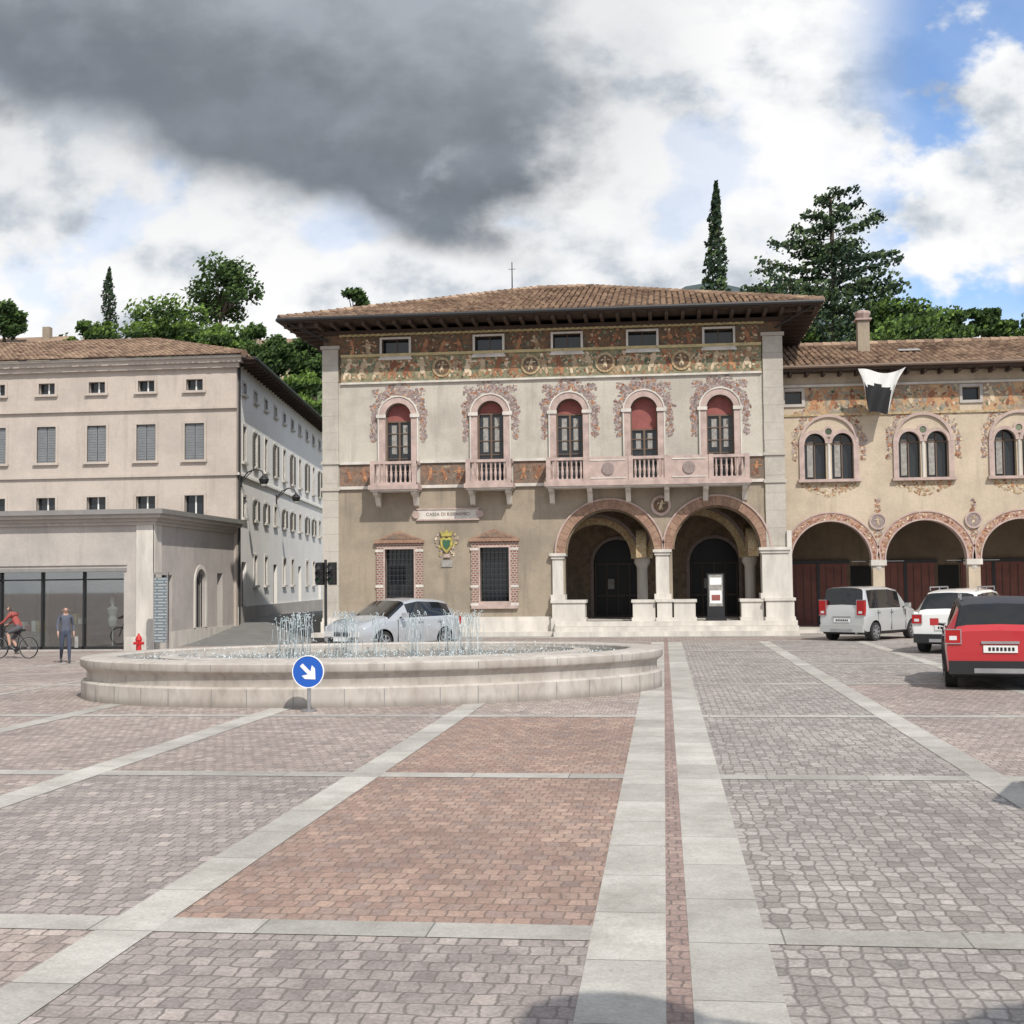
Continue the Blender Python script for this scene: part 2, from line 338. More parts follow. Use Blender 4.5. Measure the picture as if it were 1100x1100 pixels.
# ------------------------------------------------------------ world / sun
SUN_EL=math.radians(47); SUN_AZ=math.radians(150)
w=bpy.data.worlds.new('World'); sc.world=w; w.use_nodes=True; t=NT(w.node_tree)
bg=w.node_tree.nodes['Background']; bg.inputs[1].default_value=.1
sky=t.n('ShaderNodeTexSky'); sky.sky_type='NISHITA'; sky.sun_disc=False; sky.sun_elevation=SUN_EL; sky.sun_rotation=SUN_AZ; sky.altitude=200
tc=t.n('ShaderNodeTexCoord'); sp=t.n('ShaderNodeSeparateXYZ'); t.l(tc.outputs['Generated'],sp.inputs[0])
yy=t.math('MAXIMUM',t.math('ABSOLUTE',sp.outputs[1]),.12)
A=t.math('DIVIDE',sp.outputs[0],yy); B=t.math('DIVIDE',sp.outputs[2],yy)
cb=t.n('ShaderNodeCombineXYZ'); t.l(A,cb.inputs[0]); t.l(t.math('MULTIPLY',B,1.35),cb.inputs[1]); t.l(t.math('MULTIPLY',sp.outputs[1],.3),cb.inputs[2])
def nz(scale,det,rough,off=0,dx=0,dy=0):
    n=t.n('ShaderNodeTexNoise',i_Scale=scale,i_Detail=det,i_Roughness=rough)
    ad=t.n('ShaderNodeVectorMath',operation='ADD'); ad.inputs[1].default_value=(off+dx,off*.7+dy,off*.3); t.l(cb.outputs[0],ad.inputs[0]); t.l(ad.outputs[0],n.inputs[0]); return n.outputs[0]
nA=nz(5.5,13.0,.54,3.1); nA2=nz(5.5,13.0,.54,3.1,.018,.035); nB=nz(13.0,10.0,.6,9.0); nC=nz(7.0,9.0,.55,5.5)
lit=t.math('ADD',.5,t.math('MULTIPLY',t.math('SUBTRACT',nA,nA2),4.0))
dens=t.math('ADD',t.math('MULTIPLY',nA,.65),t.math('MULTIPLY',nB,.35))
wv=t.math('ADD',t.math('MULTIPLY',lit,.6),t.math('MULTIPLY',t.ss(dens,.34,.54),.5))
white=t.ramp(wv,[(.10,(.44,.49,.56)),(.36,(.66,.70,.75)),(.58,(.87,.89,.91)),(.84,(1.0,1.0,1.0))])
warp=t.math('MULTIPLY',t.math('SUBTRACT',nA,.5),.14)
line=t.math('ADD',t.math('MULTIPLY',t.math('ADD',A,.53),-.31),.375)
s1=t.math('ADD',t.math('SUBTRACT',B,line),warp)
d1=t.ss(s1,-.012,.03)
aw=t.math('ADD',A,t.math('MULTIPLY',t.math('SUBTRACT',nC,.5),.35))
d2=t.math('SUBTRACT',1,t.ss(aw,-.15,-.05))
dk=t.math('MULTIPLY',d1,d2)
front=t.ss(sp.outputs[1],0,.2); dk=t.math('MULTIPLY',dk,front)
top=t.ss(t.math('ADD',s1,t.math('MULTIPLY',t.math('SUBTRACT',nC,.5),.2)),.06,.19)
darkc=t.mix(top,(.125,.15,.185),(.31,.345,.39)); darkc=t.mix(1.0,darkc,t.ramp(lit,[(.2,(.88,.88,.88)),(.8,(1.25,1.25,1.25))]),'MULTIPLY')
cl=t.mix(t.math('MULTIPLY',dk,.95),white,darkc)
gm=t.math('MULTIPLY',t.ss(B,.22,.38),t.math('SUBTRACT',1,t.ss(A,-.04,.08)))
cl=t.mix(t.math('MULTIPLY',gm,.28),cl,(.36,.39,.43))
cl10=t.mix(1.0,cl,(10,10,10),'MULTIPLY')
hR=t.math('MULTIPLY',t.ss(nC,.465,.55),t.ss(A,.12,.21))
hL=t.math('MULTIPLY',t.math('MULTIPLY',t.ss(nC,.57,.66),.3),t.math('SUBTRACT',1,dk))
hole=t.math('MULTIPLY',t.math('MAXIMUM',hR,hL),t.ss(B,.12,.22))
sk=t.mix(1.0,sky.outputs[0],(1.35,1.65,2.0),'MULTIPLY')
t.l(t.mix(t.math('MULTIPLY',hole,.9),cl10,sk),bg.inputs[0])
sl=bpy.data.lights.new('sun','SUN'); sl.energy=4.1; sl.angle=math.radians(.6); sl.color=(1,.95,.87)
so=bpy.data.objects.new('sun',sl); col.objects.link(so)
sv=Vector((math.sin(SUN_AZ)*math.cos(SUN_EL),math.cos(SUN_AZ)*math.cos(SUN_EL),math.sin(SUN_EL)))
so.rotation_euler=sv.to_track_quat('Z','Y').to_euler(); so.location=(10,-20,30)
# ------------------------------------------------------------ ground
greys=[(.25,.228,.21),(.335,.305,.285),(.41,.378,.353),(.29,.262,.243)]
pinks=[(.315,.255,.23),(.40,.335,.30),(.28,.235,.215),(.455,.39,.35)]
reds=[(.345,.235,.19),(.29,.20,.165),(.41,.29,.23),(.28,.21,.185),(.38,.27,.215)]
g_grey=setts('porphyry_grey',greys,(.16,.14,.13),'vor',.10,.145)
g_pink=setts('porphyry_rose',pinks,(.17,.14,.125),'brick',.11,.16)
g_mauve=setts('porphyry_mauve',[(.29,.25,.235),(.37,.325,.30),(.26,.225,.215),(.425,.37,.34)],(.155,.135,.12),'brick',.112,.16)
g_red=setts('porphyry_red',reds,(.16,.12,.10),'brick',.11,.155)
g_far=setts('porphyry_plaza',pinks,(.17,.145,.13),'vor',.12,.16)
g_slY=slab('limestone_strip_y',(.47,.45,.41),'Y',.95,2.3)
g_slX=slab('limestone_strip_x',(.44,.42,.385),'X',.95,7.7)
g_gut=setts('gutter_brick',[(.33,.24,.21),(.28,.205,.18),(.37,.275,.235)],(.16,.13,.12),'brick',.11,.12)
g_asph=plain('street_asphalt',(.17,.167,.16),.9,var=.15,scale=1.5,bmp=.3)
def axis(vals):
    out=[]
    for a,b,s in vals:
        x=a
        while x<b-1e-6: out.append(x); x+=s
    out.append(vals[-1][1]); return out
def sheet(name,xs,ys,dz,mat,par=None,zf=gz):
    vs=[(x,y,zf(x,y)+dz) for y in ys for x in xs]; n=len(xs)
    fs=[(j*n+i,j*n+i+1,(j+1)*n+i+1,(j+1)*n+i) for j in range(len(ys)-1) for i in range(n-1)]
    a=MB(); a.add(vs,fs,mat); return a.obj(name,par,norm=False)
sheet('ground',axis([(-2000,-40,98),(-40,-8,1),(-8,20,4),(20,2000,99)]),axis([(-300,-10,29),(-10,24,2),(24,80,1),(80,3000,146)]),0,g_far)
def lin(a,b,st): n=max(1,int(math.ceil((b-a)/st))); return [a+(b-a)*i/n for i in range(n+1)]
pav=empty('plaza_pavement')
colx=[(-20.5,-17.7),(-17.55,-14.75),(-14.6,-11.85),(-11.7,-8.95),(-8.65,-6.05),(-5.7,-3.15),(-2.82,-.42),(.51,2.88),(3.2,5.75),(6.05,8.7),(9.0,11.7),(12.0,14.6)]
rows=[-10.1+5.7*i for i in range(10)]
k=0
for (a,b) in colx:
    for j in range(len(rows)-1):
        y0=rows[j]+.3; y1=rows[j+1]
        if y1>45: continue
        m=g_grey if a>.4 else g_pink
        if -3<a<0: m=g_mauve if y1<7.5 else (g_red if y1<19 else g_pink)
        if -6<a<-3: m=g_pink if (j%3) else g_mauve
        if 3<a<6 and 12<y0<19: m=g_pink
        if 3<a<6 and y0>19: m=g_grey
        k+=1; sheet('paving_panel_%d'%k,lin(a,b,1.5) if a<-8 else [a,b],lin(y0,y1,1.5) if a<-8 else [y0,y1],.004,m,pav)
for i,(a,b) in enumerate([(-17.7,-17.55),(-14.75,-14.6),(-11.85,-11.7),(-8.95,-8.65),(-6.05,-5.7),(-3.15,-2.82),(-.42,-.02),(.10,.51),(2.88,3.2),(5.75,6.05),(8.7,9.0),(11.7,12.0)]):
    sheet('stone_strip_%d'%i,[a,b],lin(-10,41,1.5),.008,g_slY,pav)
sheet('gutter_strip',[-.02,.10],lin(-10,44,3),.006,g_gut,pav)
k=0
for r in rows:
    for (a,b) in colx:
        if r<42: k+=1; sheet('cross_strip_%d'%k,lin(a,b,1.5),[r,r+.3],.0075,g_slX,pav)
sheet('street',lin(-21.5,-12.4,.8),lin(46.5,110,1.5),.006,g_asph)
sheet('pavement_slabs',lin(-12.0,20,2),lin(44.2,46.4,1.1),.005,slab('pavement_stone',(.38,.36,.335),'X',.8,.5))
# ------------------------------------------------------------ MAIN PALAZZO
YF=46.5
P=lambda px,py,Y=YF: PY(px,py,Y)
XL=P(348,500)[0]; XR=P(842,500)[0]
pal=empty('arcaded_palazzo',((XL+XR)/2,53,0))
Z=lambda py,px=600: P(px,py)[1]
X_=lambda px,py=520: P(px,py)[0]
zB0,zB1,zF0,zF1=Z(520),Z(494),Z(405),Z(377); ZT=11.2
FL=.5
c1=X_(655,600); r1=(X_(703,600)-X_(606,600))/2; c2=X_(770,600); r2=(X_(818,600)-X_(722,600))/2
zs1=Z(546,655)-r1; zs2=Z(542,770)-r2
w1=(X_(414,620),X_(445,620),Z(646,430),Z(590,430)); w2=(X_(516,620),X_(547,620),Z(646,530),Z(588,530))
wall('lower_wall',XL,XR,YF,YF+.5,-.3,zB0,[arch_poly(c1,FL,zs1,r1),arch_poly(c2,FL,zs2,r2),rectp(*w1),rectp(*w2)],m_low,pal)
wc=[428,527,612,692,774]; wr=.50; wcx=[X_(p,470) for p in wc]
wz0=Z(516); wtop=Z(428); wzs=wtop-wr
wall('upper_wall',XL,XR,YF,YF+.5,zB0,zF0,[arch_poly(x,wz0,wzs,wr) for x in wcx],m_upw,pal)
az0,az1=Z(377.5),Z(359); acx=[X_(p,368) for p in (425,525,609,690,772)]
wall('attic_wall',XL,XR,YF,YF+.5,zF0,ZT,[rectp(x-.5,x+.5,az0,az1) for x in acx],m_fr_attic,pal)
d=MB()
d.box(XL+.66,XR-.7,YF-.03,YF,zF0,zF1-.02,m_fr_green)
d.box(XL+.66,XR-.7,YF-.10,YF,zF1-.02,zF1+.08,m_yel)
d.box(XL+.66,XR-.7,YF-.09,YF,zF0-.07,zF0,m_white)
d.box(XL+.6,XR-.6,YF-.09,YF,Z(355),Z(352),m_yel)
for i in range(70):
    x=XL+.8+i*(XR-XL-1.7)/69; d.box(x-.05,x+.05,YF-.14,YF-.001,Z(355),Z(351),m_yel)
for px in (475,570,650,732):
    d.cyl((X_(px,385),YF-.03,(zF0+zF1)/2),(X_(px,385),YF-.07,(zF0+zF1)/2),.36,.36,20,m_fr_gold); d.cyl((X_(px,385),YF-.07,(zF0+zF1)/2),(X_(px,385),YF-.085,(zF0+zF1)/2),.27,.27,20,m_fr_attic)
def seg(x0,x1,z0,z1,dp,mat): d.box(x0,x1,YF-dp,YF,z0,z1,mat)
bal=[(X_(403),X_(452)),(X_(504),X_(552)),(X_(589),X_(804))]
xs=[XL+.6]+[v for b in bal for v in b]+[XR-.7]
for i in range(0,len(xs),2):
    a,b=xs[i],xs[i+1]
    seg(a,b,zB0+.05,zB1-.02,.03,m_fr_band); seg(a,b,zB0-.06,zB0+.05,.10,m_white); seg(a,b,zB1-.02,zB1+.07,.10,m_white)
for (a,b) in ((XL-.03,XL+.56),(XR-.66,XR+.03)):
    z=0.0; n=0
    while z<zF1+.3:
        z2=min(z+.62,zF1+.3); d.box(a-(.006 if n%2 else 0),b+(.006 if n%2 else 0),YF-.09,YF+.02,z,z2-.005,m_pil); z=z2;n+=1
    d.box(a-.06,b+.06,YF-.15,YF-.001,zF1+.3,zF1+.42,m_pil)
    d.box(a-.05,b+.05,YF-.14,YF-.001,zB0-.1,zB0+.02,m_pil); d.box(a-.05,b+.05,YF-.14,YF-.001,zB1,zB1+.1,m_pil)
for x in acx:
    d.box(x-.58,x-.5,YF-.08,YF+.1,az0-.07,az1+.07,m_white); d.box(x+.5,x+.58,YF-.08,YF+.1,az0-.07,az1+.07,m_white)
    d.box(x-.5,x+.5,YF-.08,YF+.1,az1,az1+.07,m_white); d.box(x-.62,x+.62,YF-.12,YF+.1,az0-.14,az0-.07,m_white); d.box(x-.5,x+.5,YF-.08,YF+.1,az0-.07,az0,m_white)
    d.box(x-.5,x+.5,YF+.3,YF+.32,az0,az1,m_glass); d.box(x-.02,x+.02,YF+.27,YF+.3,az0,az1,m_frame)
d.obj('facade_trim',pal)
a=MB(); zm=(zF0+zF1)/2; hh=zF1-zF0
fxs=[XL+.9+i*(XR-XL-2.1)/26 for i in range(27)]; med=[X_(p,385) for p in (475,570,650,732)]
for i,x in enumerate(fxs):
    if min(abs(x-m_) for m_ in med)<.35: continue
    figpaint(a,x,zm,YF-.032,hh*.85,random.choice((m_blobc,m_blobc,m_blobr)))
for i in range(len(fxs)-1): swag(a,fxs[i],fxs[i+1],zF1-.12,.28,YF-.03,[m_blobt,m_blobc,m_blobr])
for i in range(700): a.blob(U(XL+.75,XR-.8),U(zF0+.06,zF1-.08),YF-.03,U(.02,.06),random.choice((m_blobt,m_blobr,m_blobr,m_blobc)),U(.5,1.8),U(0,pi))
for m_ in med:
    figpaint(a,m_,zm,YF-.088,.42,m_blobc)
edges=[XL+.7]+[v for x in acx for v in (x-.66,x+.66)]+[XR-.75]
for i in range(0,len(edges),2):
    x0,x1=edges[i]+.08,edges[i+1]-.08
    if x1-x0<.3: continue
    n=max(1,int((x1-x0)/.55))
    for q in range(n): figpaint(a,x0+(x1-x0)*(q+.5)/n,(az0+az1)/2-.02,YF-.003,.62,random.choice((m_blobc,m_blobr,m_blobr)))
    for q in range(50): a.blob(U(x0,x1),U(az0-.1,az1+.1),YF-.001,U(.02,.05),random.choice((m_blobt,m_blobr,m_blobc)),U(.5,1.8),U(0,pi))
for i in range(0,len(xs),2):
    x0,x1=xs[i]+.1,xs[i+1]-.1; n=max(1,int((x1-x0)/.5))
    if x1-x0<.25: continue
    for q in range(n): figpaint(a,x0+(x1-x0)*(q+.5)/n,(zB0+zB1)/2,YF-.034,.5,m_blobr)
for x in wcx: garland(a,x,wzs,.78,1.06,.85,YF-.002,[m_blob,m_blob,m_blob,m_blobr,m_blob],420)
a.obj('painted_fresco_figures',pal,norm=False)
def archwin(mb,cx,z0,zs,r,y,blind=0.5,frame=m_pink,fw=.2):
    mb.ring(cx,zs,r-.02,r+fw,y-.08,y+.06,frame)
    mb.box(cx-r-fw,cx-r+.02,y-.08,y+.06,z0,zs,frame); mb.box(cx+r-.02,cx+r+fw,y-.08,y+.06,z0,zs,frame)
    mb.ring(cx,zs,r+fw,r+fw+.05,y-.11,y-.0,m_white)
    mb.box(cx-r-fw-.05,cx-r-fw,y-.10,y,z0,zs,m_white); mb.box(cx+r+fw,cx+r+fw+.05,y-.10,y,z0,zs,m_white)
    mb.box(cx-r-fw-.1,cx-r+.05,y-.13,y-.081,zs-.06,zs+.06,m_white); mb.box(cx+r-.05,cx+r+fw+.1,y-.13,y-.081,zs-.06,zs+.06,m_white)
    yg=y+.30
    mb.prism(arch_poly(cx,z0,zs,r),yg,yg+.02,m_glass)
    zb=zs-.05-blind
    mb.prism(arch_poly(cx,zb,zs,r-.02),yg-.035,yg-.01,m_blind)
    mb.box(cx-.035,cx+.035,yg-.07,yg-.036,z0,zb,m_frame)
    for s in (-1,1):
        mb.box(cx+s*(r-.07),cx+s*r,yg-.07,yg-.036,z0,zs,m_frame)
        mb.box(cx+s*.12,cx+s*(r-.2),yg-.03,yg-.002,z0+1.1,zb-.15,m_curt)
    mb.box(cx-r+.07,cx+r-.07,yg-.068,yg-.037,zb-.05,zb,m_frame)
    for k in range(1,5):
        zz=z0+(zb-z0)*k/5; mb.box(cx-r+.07,cx+r-.07,yg-.058,yg-.038,zz-.015,zz+.015,m_frame)
    mb.ring(cx,zs,r-.06,r,yg-.06,yg-.036,m_frame)
a=MB()
for i,x in enumerate(wcx): archwin(a,x,wz0,wzs,wr,YF,[.1,-.1,.0,.6,.15][i])
a.obj('arched_windows',pal)
def balustrade(mb,x0,x1,yo,z0,z1,y_in):
    mb.box(x0,x1,yo,yo+.16,z1-.10,z1,m_pink); mb.box(x0,x1,yo,yo+.16,z0,z0+.09,m_pink)
    for (xa,xb) in ((x0,x0+.16),(x1-.16,x1)):
        mb.box(xa,xb,yo-.01,yo+.17,z0,z1+.02,m_pink)
        mb.box(xa,xb,yo+.17,y_in,z1-.1,z1,m_pink); mb.box(xa,xb,yo+.17,y_in,z0,z0+.09,m_pink)
    n=int((x1-x0-.32)/.155)
    for i in range(n):
        x=x0+.16+(i+.5)*(x1-x0-.32)/n; h=z1-.1-(z0+.09)
        mb.lathe((x,yo+.08,z0+.09),[(.045,0),(.03,h*.12),(.055,h*.4),(.03,h*.7),(.028,h*.8),(.045,h)],8,m_pink)
a=MB()
for k,(x0,x1) in enumerate(bal):
    z0=zB0+.02; z1=zB1-.0; yo=YF-.85
    a.box(x0-.06,x1+.06,yo-.06,YF-.001,z0-.16,z0,m_pink); a.box(x0,x1,yo,YF-.001,z0-.22,z0-.16,m_white)
    if k<2: balustrade(a,x0,x1,yo,z0,z1,YF)
    else:
        parts=[X_(589),X_(633),X_(676),X_(719),X_(761),X_(804)]
        for j in range(5):
            if j in (0,2,4): balustrade(a,parts[j],parts[j+1],yo,z0,z1,YF if j!=2 else yo+.2)
            else:
                a.box(parts[j],parts[j+1],yo+.02,yo+.14,z0,z1,m_pink)
                cx=(parts[j]+parts[j+1])/2; a.cyl((cx,yo+.02,(z0+z1)/2),(cx,yo-.02,(z0+z1)/2),.22,.22,16,m_fr_gar)
                a.box(parts[j]+.1,parts[j+1]-.1,yo+.0,yo+.019,z1-.14,z1-.1,m_white); a.box(parts[j]+.1,parts[j+1]-.1,yo+.0,yo+.019,z0+.08,z0+.12,m_white)
    nb=2 if k<2 else 6
    for i in range(nb):
        x=x0+.15+(x1-x0-.3)*i/(nb-1)
        poly=[(YF,z0-.22),(yo+.15,z0-.22),(yo+.18,z0-.32),(YF-.3,z0-.42),(YF-.15,z0-.7),(YF,z0-.75)]
        n=len(poly); vs=[(x-.09,p[0],p[1]) for p in poly]+[(x+.09,p[0],p[1]) for p in poly]
        a.add(vs,[tuple(range(n)),tuple(range(2*n-1,n-1,-1))]+[(q,n+q,n+(q+1)%n,(q+1)%n) for q in range(n)],m_white)
a.obj('balconies',pal)
a=MB()
for cx,zs,r in ((c1,zs1,r1),(c2,zs2,r2)):
    a.ring(cx,zs,r-.02,r+.30,YF-.07,YF+.06,m_arch,n=36); a.ring(cx,zs,r+.30,r+.36,YF-.11,YF,m_pink,n=36)
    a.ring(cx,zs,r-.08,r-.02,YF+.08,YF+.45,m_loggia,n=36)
    for q in range(1,22):
        an=pi*q/22; ca,sa=math.cos(an),math.sin(an); w_=.008
        a.add([(cx+ca*r-sa*w_,YF-.073,zs+sa*r+ca*w_),(cx+ca*(r+.3)-sa*w_,YF-.073,zs+sa*(r+.3)+ca*w_),(cx+ca*(r+.3)+sa*w_,YF-.073,zs+sa*(r+.3)-ca*w_),(cx+ca*r+sa*w_,YF-.073,zs+sa*r-ca*w_)],[(0,1,2,3)],m_frame)
def pier(mb,xa,xb,z0,z1,y0=YF-.12,y1=YF+.52):
    mb.box(xa,xb,y0,y1,z0+.2,z1-.2,m_white)
    mb.box(xa-.07,xb+.07,y0-.07,y1+.07,z0,z0+.2,m_white); mb.box(xa-.05,xb+.05,y0-.05,y1+.05,z1-.2,z1-.1,m_white); mb.box(xa-.1,xb+.1,y0-.1,y1+.1,z1-.1,z1,m_white)
pier(a,X_(594,630),X_(605.5,630),FL+.75,zs1+.02); pier(a,X_(705,630),X_(719,630),FL+.75,zs2); pier(a,X_(818.5,630),X_(846,630),FL+.75,zs2+.02,YF-.3)
def plinth(mb,pa,pb,zt,y0=YF-.35):
    xa,xb=X_(pa,655),X_(pb,655); mb.box(xa,xb,y0,YF+.56,0,zt-.1,m_white); mb.box(xa-.05,xb+.05,y0-.05,YF+.58,zt-.1,zt,m_white); mb.box(xa-.04,xb+.04,y0-.04,YF+.57,0,.62,m_white)
plinth(a,594,629,FL+.76); plinth(a,680,704,FL+.75,YF-.3); plinth(a,706,722,FL+.77,YF-.42); plinth(a,724,747,FL+.75,YF-.3); plinth(a,796,820,FL+.75,YF-.3); plinth(a,822,852,FL+.78,YF-.5)
a.box(X_(846,630),X_(851,630),YF-.2,YF+.3,0,zs2+.6,m_white)
xr=X_(710,543); zr=Z(543,710); a.cyl((xr,YF-.07,zr),(xr,YF,zr),.36,.36,24,m_pink); a.cyl((xr,YF-.09,zr),(xr,YF-.071,zr),.26,.26,24,m_fr_attic); figpaint(a,xr,zr,YF-.092,.36,m_blobc)
for i,(e,zt) in enumerate(((1.35,.17),(1.0,.33),(.65,FL))):
    a.box(X_(598,670),X_(852,670)+.1,YF-e,YF+.0 if i<2 else YF+5.2,zt-.165 if i else 0,zt,m_white)
a.box(XL-.1,X_(594,655)-.05,YF-.14,YF-.001,0,.55,m_white); a.box(XL-.06,X_(594,655)-.05,YF-.10,YF-.001,.55,.68,m_white)
a.box(XL-.3,X_(598,670),YF-.7,YF-.14,0,.16,m_white)
a.obj('arcade_and_steps',pal)
a=MB()
LX0=X_(594,600)-.6; LX1=XR-.3
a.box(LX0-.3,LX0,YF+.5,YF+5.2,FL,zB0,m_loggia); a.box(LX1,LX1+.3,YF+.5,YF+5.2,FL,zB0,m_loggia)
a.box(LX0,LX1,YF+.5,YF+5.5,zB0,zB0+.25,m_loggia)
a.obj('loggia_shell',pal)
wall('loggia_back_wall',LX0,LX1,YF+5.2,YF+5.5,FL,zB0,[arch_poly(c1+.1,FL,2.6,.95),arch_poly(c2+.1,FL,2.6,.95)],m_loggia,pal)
a=MB(); a.box(LX0,LX1,YF+6.2,YF+6.3,0,zB0,m_dark)
for cx in (c1+.1,c2+.1):
    a.ring(cx,2.6,.95,1.08,YF+5.12,YF+5.2,m_fr_gar); a.box(cx-1.08,cx-.95,YF+5.12,YF+5.2,FL,2.6,m_fr_gar); a.box(cx+.95,cx+1.08,YF+5.12,YF+5.2,FL,2.6,m_fr_gar)
    a.prism(arch_poly(cx,FL,2.6,.94),YF+5.44,YF+5.46,m_dglass)
    for q in (-.92,-.48,-.03,.42,.86): a.box(cx+q,cx+q+.06,YF+5.38,YF+5.439,FL,2.6,m_dframe)
    for q in (FL,1.3,2.55): a.box(cx-.92,cx+.92,YF+5.385,YF+5.438,q,q+.08,m_dframe)
    a.box(cx-.4,cx-.15,YF+5.36,YF+5.379,1.6,2.0,m_curt)
YI=YF+2.6
ic=[PY(690,620,YI)[0],PY(806,620,YI)[0]]
for x in ic:
    a.lathe((x,YI,FL),[(.3,0),(.3,.25),(.24,.32),(.2,.4),(.2,1.9),(.22,1.95),(.3,2.1),(.3,2.25)],16,m_white)
for (xa,xb) in ((ic[0]-3.4,ic[0]),(ic[0],ic[1])):
    r=(xb-xa)/2-.15; zc=FL+2.25; a.ring((xa+xb)/2,zc,r-.25,r,YI-.2,YI+.2,m_fr_gold,n=24); a.ring((xa+xb)/2,zc,r,r+.12,YI-.16,YI+.16,m_fr_gar,n=24)
a.obj('loggia_interior',pal)
a=MB()
for x in ic:
    zc=FL+2.25; a.X=Matrix.Translation((x,0,0))@Matrix.Rotation(pi/2,4,'Z')
    a.ring((YF+.5+YI)/2,zc,.8,1.05,-.18,.18,m_fr_gold,n=20); a.ring((YI+YF+5.2)/2,zc,1.0,1.25,-.18,.18,m_fr_gold,n=20)
a.obj('loggia_ribs',pal)
a=MB()
for (x0,x1,z0,z1) in (w1,w2):
    a.box(x0,x1,YF+.3,YF+.32,z0,z1,m_glass)
    t0=.32
    a.box(x0-t0,x0-.06,YF-.06,YF,z0-.15,z1+.22,m_brk); a.box(x1+.06,x1+t0,YF-.06,YF,z0-.15,z1+.22,m_brk)
    a.box(x0-.06,x1+.06,YF-.06,YF,z1+.06,z1+.22,m_brk); a.box(x0-t0,x1+t0,YF-.12,YF,z0-.26,z0-.15,m_pink)
    a.box(x0-.06,x0,YF-.08,YF+.1,z0-.15,z1+.06,m_pink); a.box(x1,x1+.06,YF-.08,YF+.1,z0-.15,z1+.06,m_pink); a.box(x0,x1,YF-.08,YF+.1,z1,z1+.06,m_pink); a.box(x0,x1,YF-.08,YF+.1,z0-.15,z0,m_pink)
    for zz in (z0-.15,z0+.5,z1-.1):
        for s in (x0-t0-.03,x1+.03): a.box(s,s+t0,YF-.075,YF-.061,zz,zz+.09,m_white)
    a.box(x0-t0-.06,x1+t0+.06,YF-.16,YF,z1+.22,z1+.32,m_arch)
    xm_=(x0+x1)/2; a.prism([(x0-t0-.04,z1+.32),(x1+t0+.04,z1+.32),(xm_,z1+.66)],YF-.10,YF,m_arch); a.prism([(x0-t0+.2,z1+.36),(x1+t0-.2,z1+.36),(xm_,z1+.57)],YF-.115,YF-.101,m_fr_band)
    for k in range(1,7): xx=x0+(x1-x0)*k/7; a.cyl((xx,YF+.04,z0),(xx,YF+.04,z1),.012,.012,5,m_iron)
    for k in range(1,10): zz=z0+(z1-z0)*k/10; a.cyl((x0,YF+.045,zz),(x1,YF+.045,zz),.010,.010,5,m_iron)
a.obj('barred_windows',pal)
a=MB(); x0,x1=X_(449,552),X_(514,552); zc=Z(552.5,480)
a.box(x0,x1,YF-.06,YF,zc-.17,zc+.17,m_white); a.box(x0-.04,x1+.04,YF-.09,YF,zc+.17,zc+.22,m_pink); a.box(x0-.04,x1+.04,YF-.09,YF,zc-.22,zc-.17,m_pink)
for s,xx in ((-1,x0),(1,x1)): a.cyl((xx+s*.06,YF-.08,zc),(xx+s*.06,YF,zc),.14,.14,12,m_pink)
xc,zc2=X_(480,585),Z(584,480)
sh=[(xc,zc2-.36),(xc+.2,zc2-.13),(xc+.24,zc2+.18),(xc+.1,zc2+.24),(xc,zc2+.18),(xc-.1,zc2+.24),(xc-.24,zc2+.18),(xc-.2,zc2-.13)]
m_crest=plain('crest_gold',(.36,.30,.08),.6,var=.35,scale=8); m_crg=plain('crest_green',(.03,.10,.05),.6)
a.prism(sh,YF-.08,YF,m_crest); a.prism([(xc+(x-xc)*.6,zc2+(z-zc2)*.6) for x,z in sh],YF-.1,YF-.081,m_crg)
a.prism([(xc-.18,zc2+.26),(xc+.18,zc2+.26),(xc+.24,zc2+.46),(xc+.1,zc2+.38),(xc,zc2+.5),(xc-.1,zc2+.38),(xc-.24,zc2+.46)],YF-.09,YF,m_crest)
for i in range(90):
    s=random.choice((-1,1)); v_=R(); a.blob(xc+s*(.3+.1*math.sin(v_*6)+U(-.05,.05)),zc2+.35-v_*.8,YF-.02,U(.02,.045),random.choice((m_blobc,m_blob,m_crest)),1.3,U(0,pi))
a.prism([(xc-.12,zc2-.5),(xc+.12,zc2-.5),(xc+.08,zc2-.37),(xc-.08,zc2-.37)],YF-.07,YF,m_pink)
a.box(xc-.2,xc+.2,YF-.04,YF,Z(609,480),Z(602,480),m_curt)
a.obj('sign_plaque_and_crest',pal)
def text(s,size,x,y,z,mat,par,rot=(pi/2,0,0)):
    c=bpy.data.curves.new('t','FONT'); c.body=s; c.size=size; c.align_x='CENTER'; c.align_y='CENTER'; c.extrude=.004
    o=bpy.data.objects.new('t',c); col.objects.link(o)
    dg=bpy.context.evaluated_depsgraph_get(); me=bpy.data.meshes.new_from_object(o.evaluated_get(dg)); bpy.data.objects.remove(o)
    me.materials.clear(); me.materials.append(mat); me.transform(Matrix.Translation((x,y,z))@Matrix.Rotation(rot[2],4,'Z')@Matrix.Rotation(rot[0],4,'X'))
    o=bpy.data.objects.new('lettering',me); col.objects.link(o); parent(o,par); return o
text('CASSA DI RISPARMIO',.17,(x0+x1)/2,YF-.066,zc,m_fr_band,pal)
a=MB(); a.box(XL,XL+.4,YF+.5,61,-.3,ZT,m_low); a.box(XR-.4,XR,YF+.5,61,-.3,ZT,m_low); a.box(XL+.4,XR-.4,60.6,61,-.3,ZT,m_low)
a.box(XL+.4,XR-.4,YF+1.6,YF+1.7,zB0+.25,ZT,m_dark); a.box(XL+.4,LX0-.3,YF+1.2,YF+1.3,-.3,zB0,m_dark)
a.obj('side_walls',pal)
OV=1.3; EX0,EX1,EY0,EY1=XL-OV,XR+OV,YF-OV,61+OV; EZ=11.42
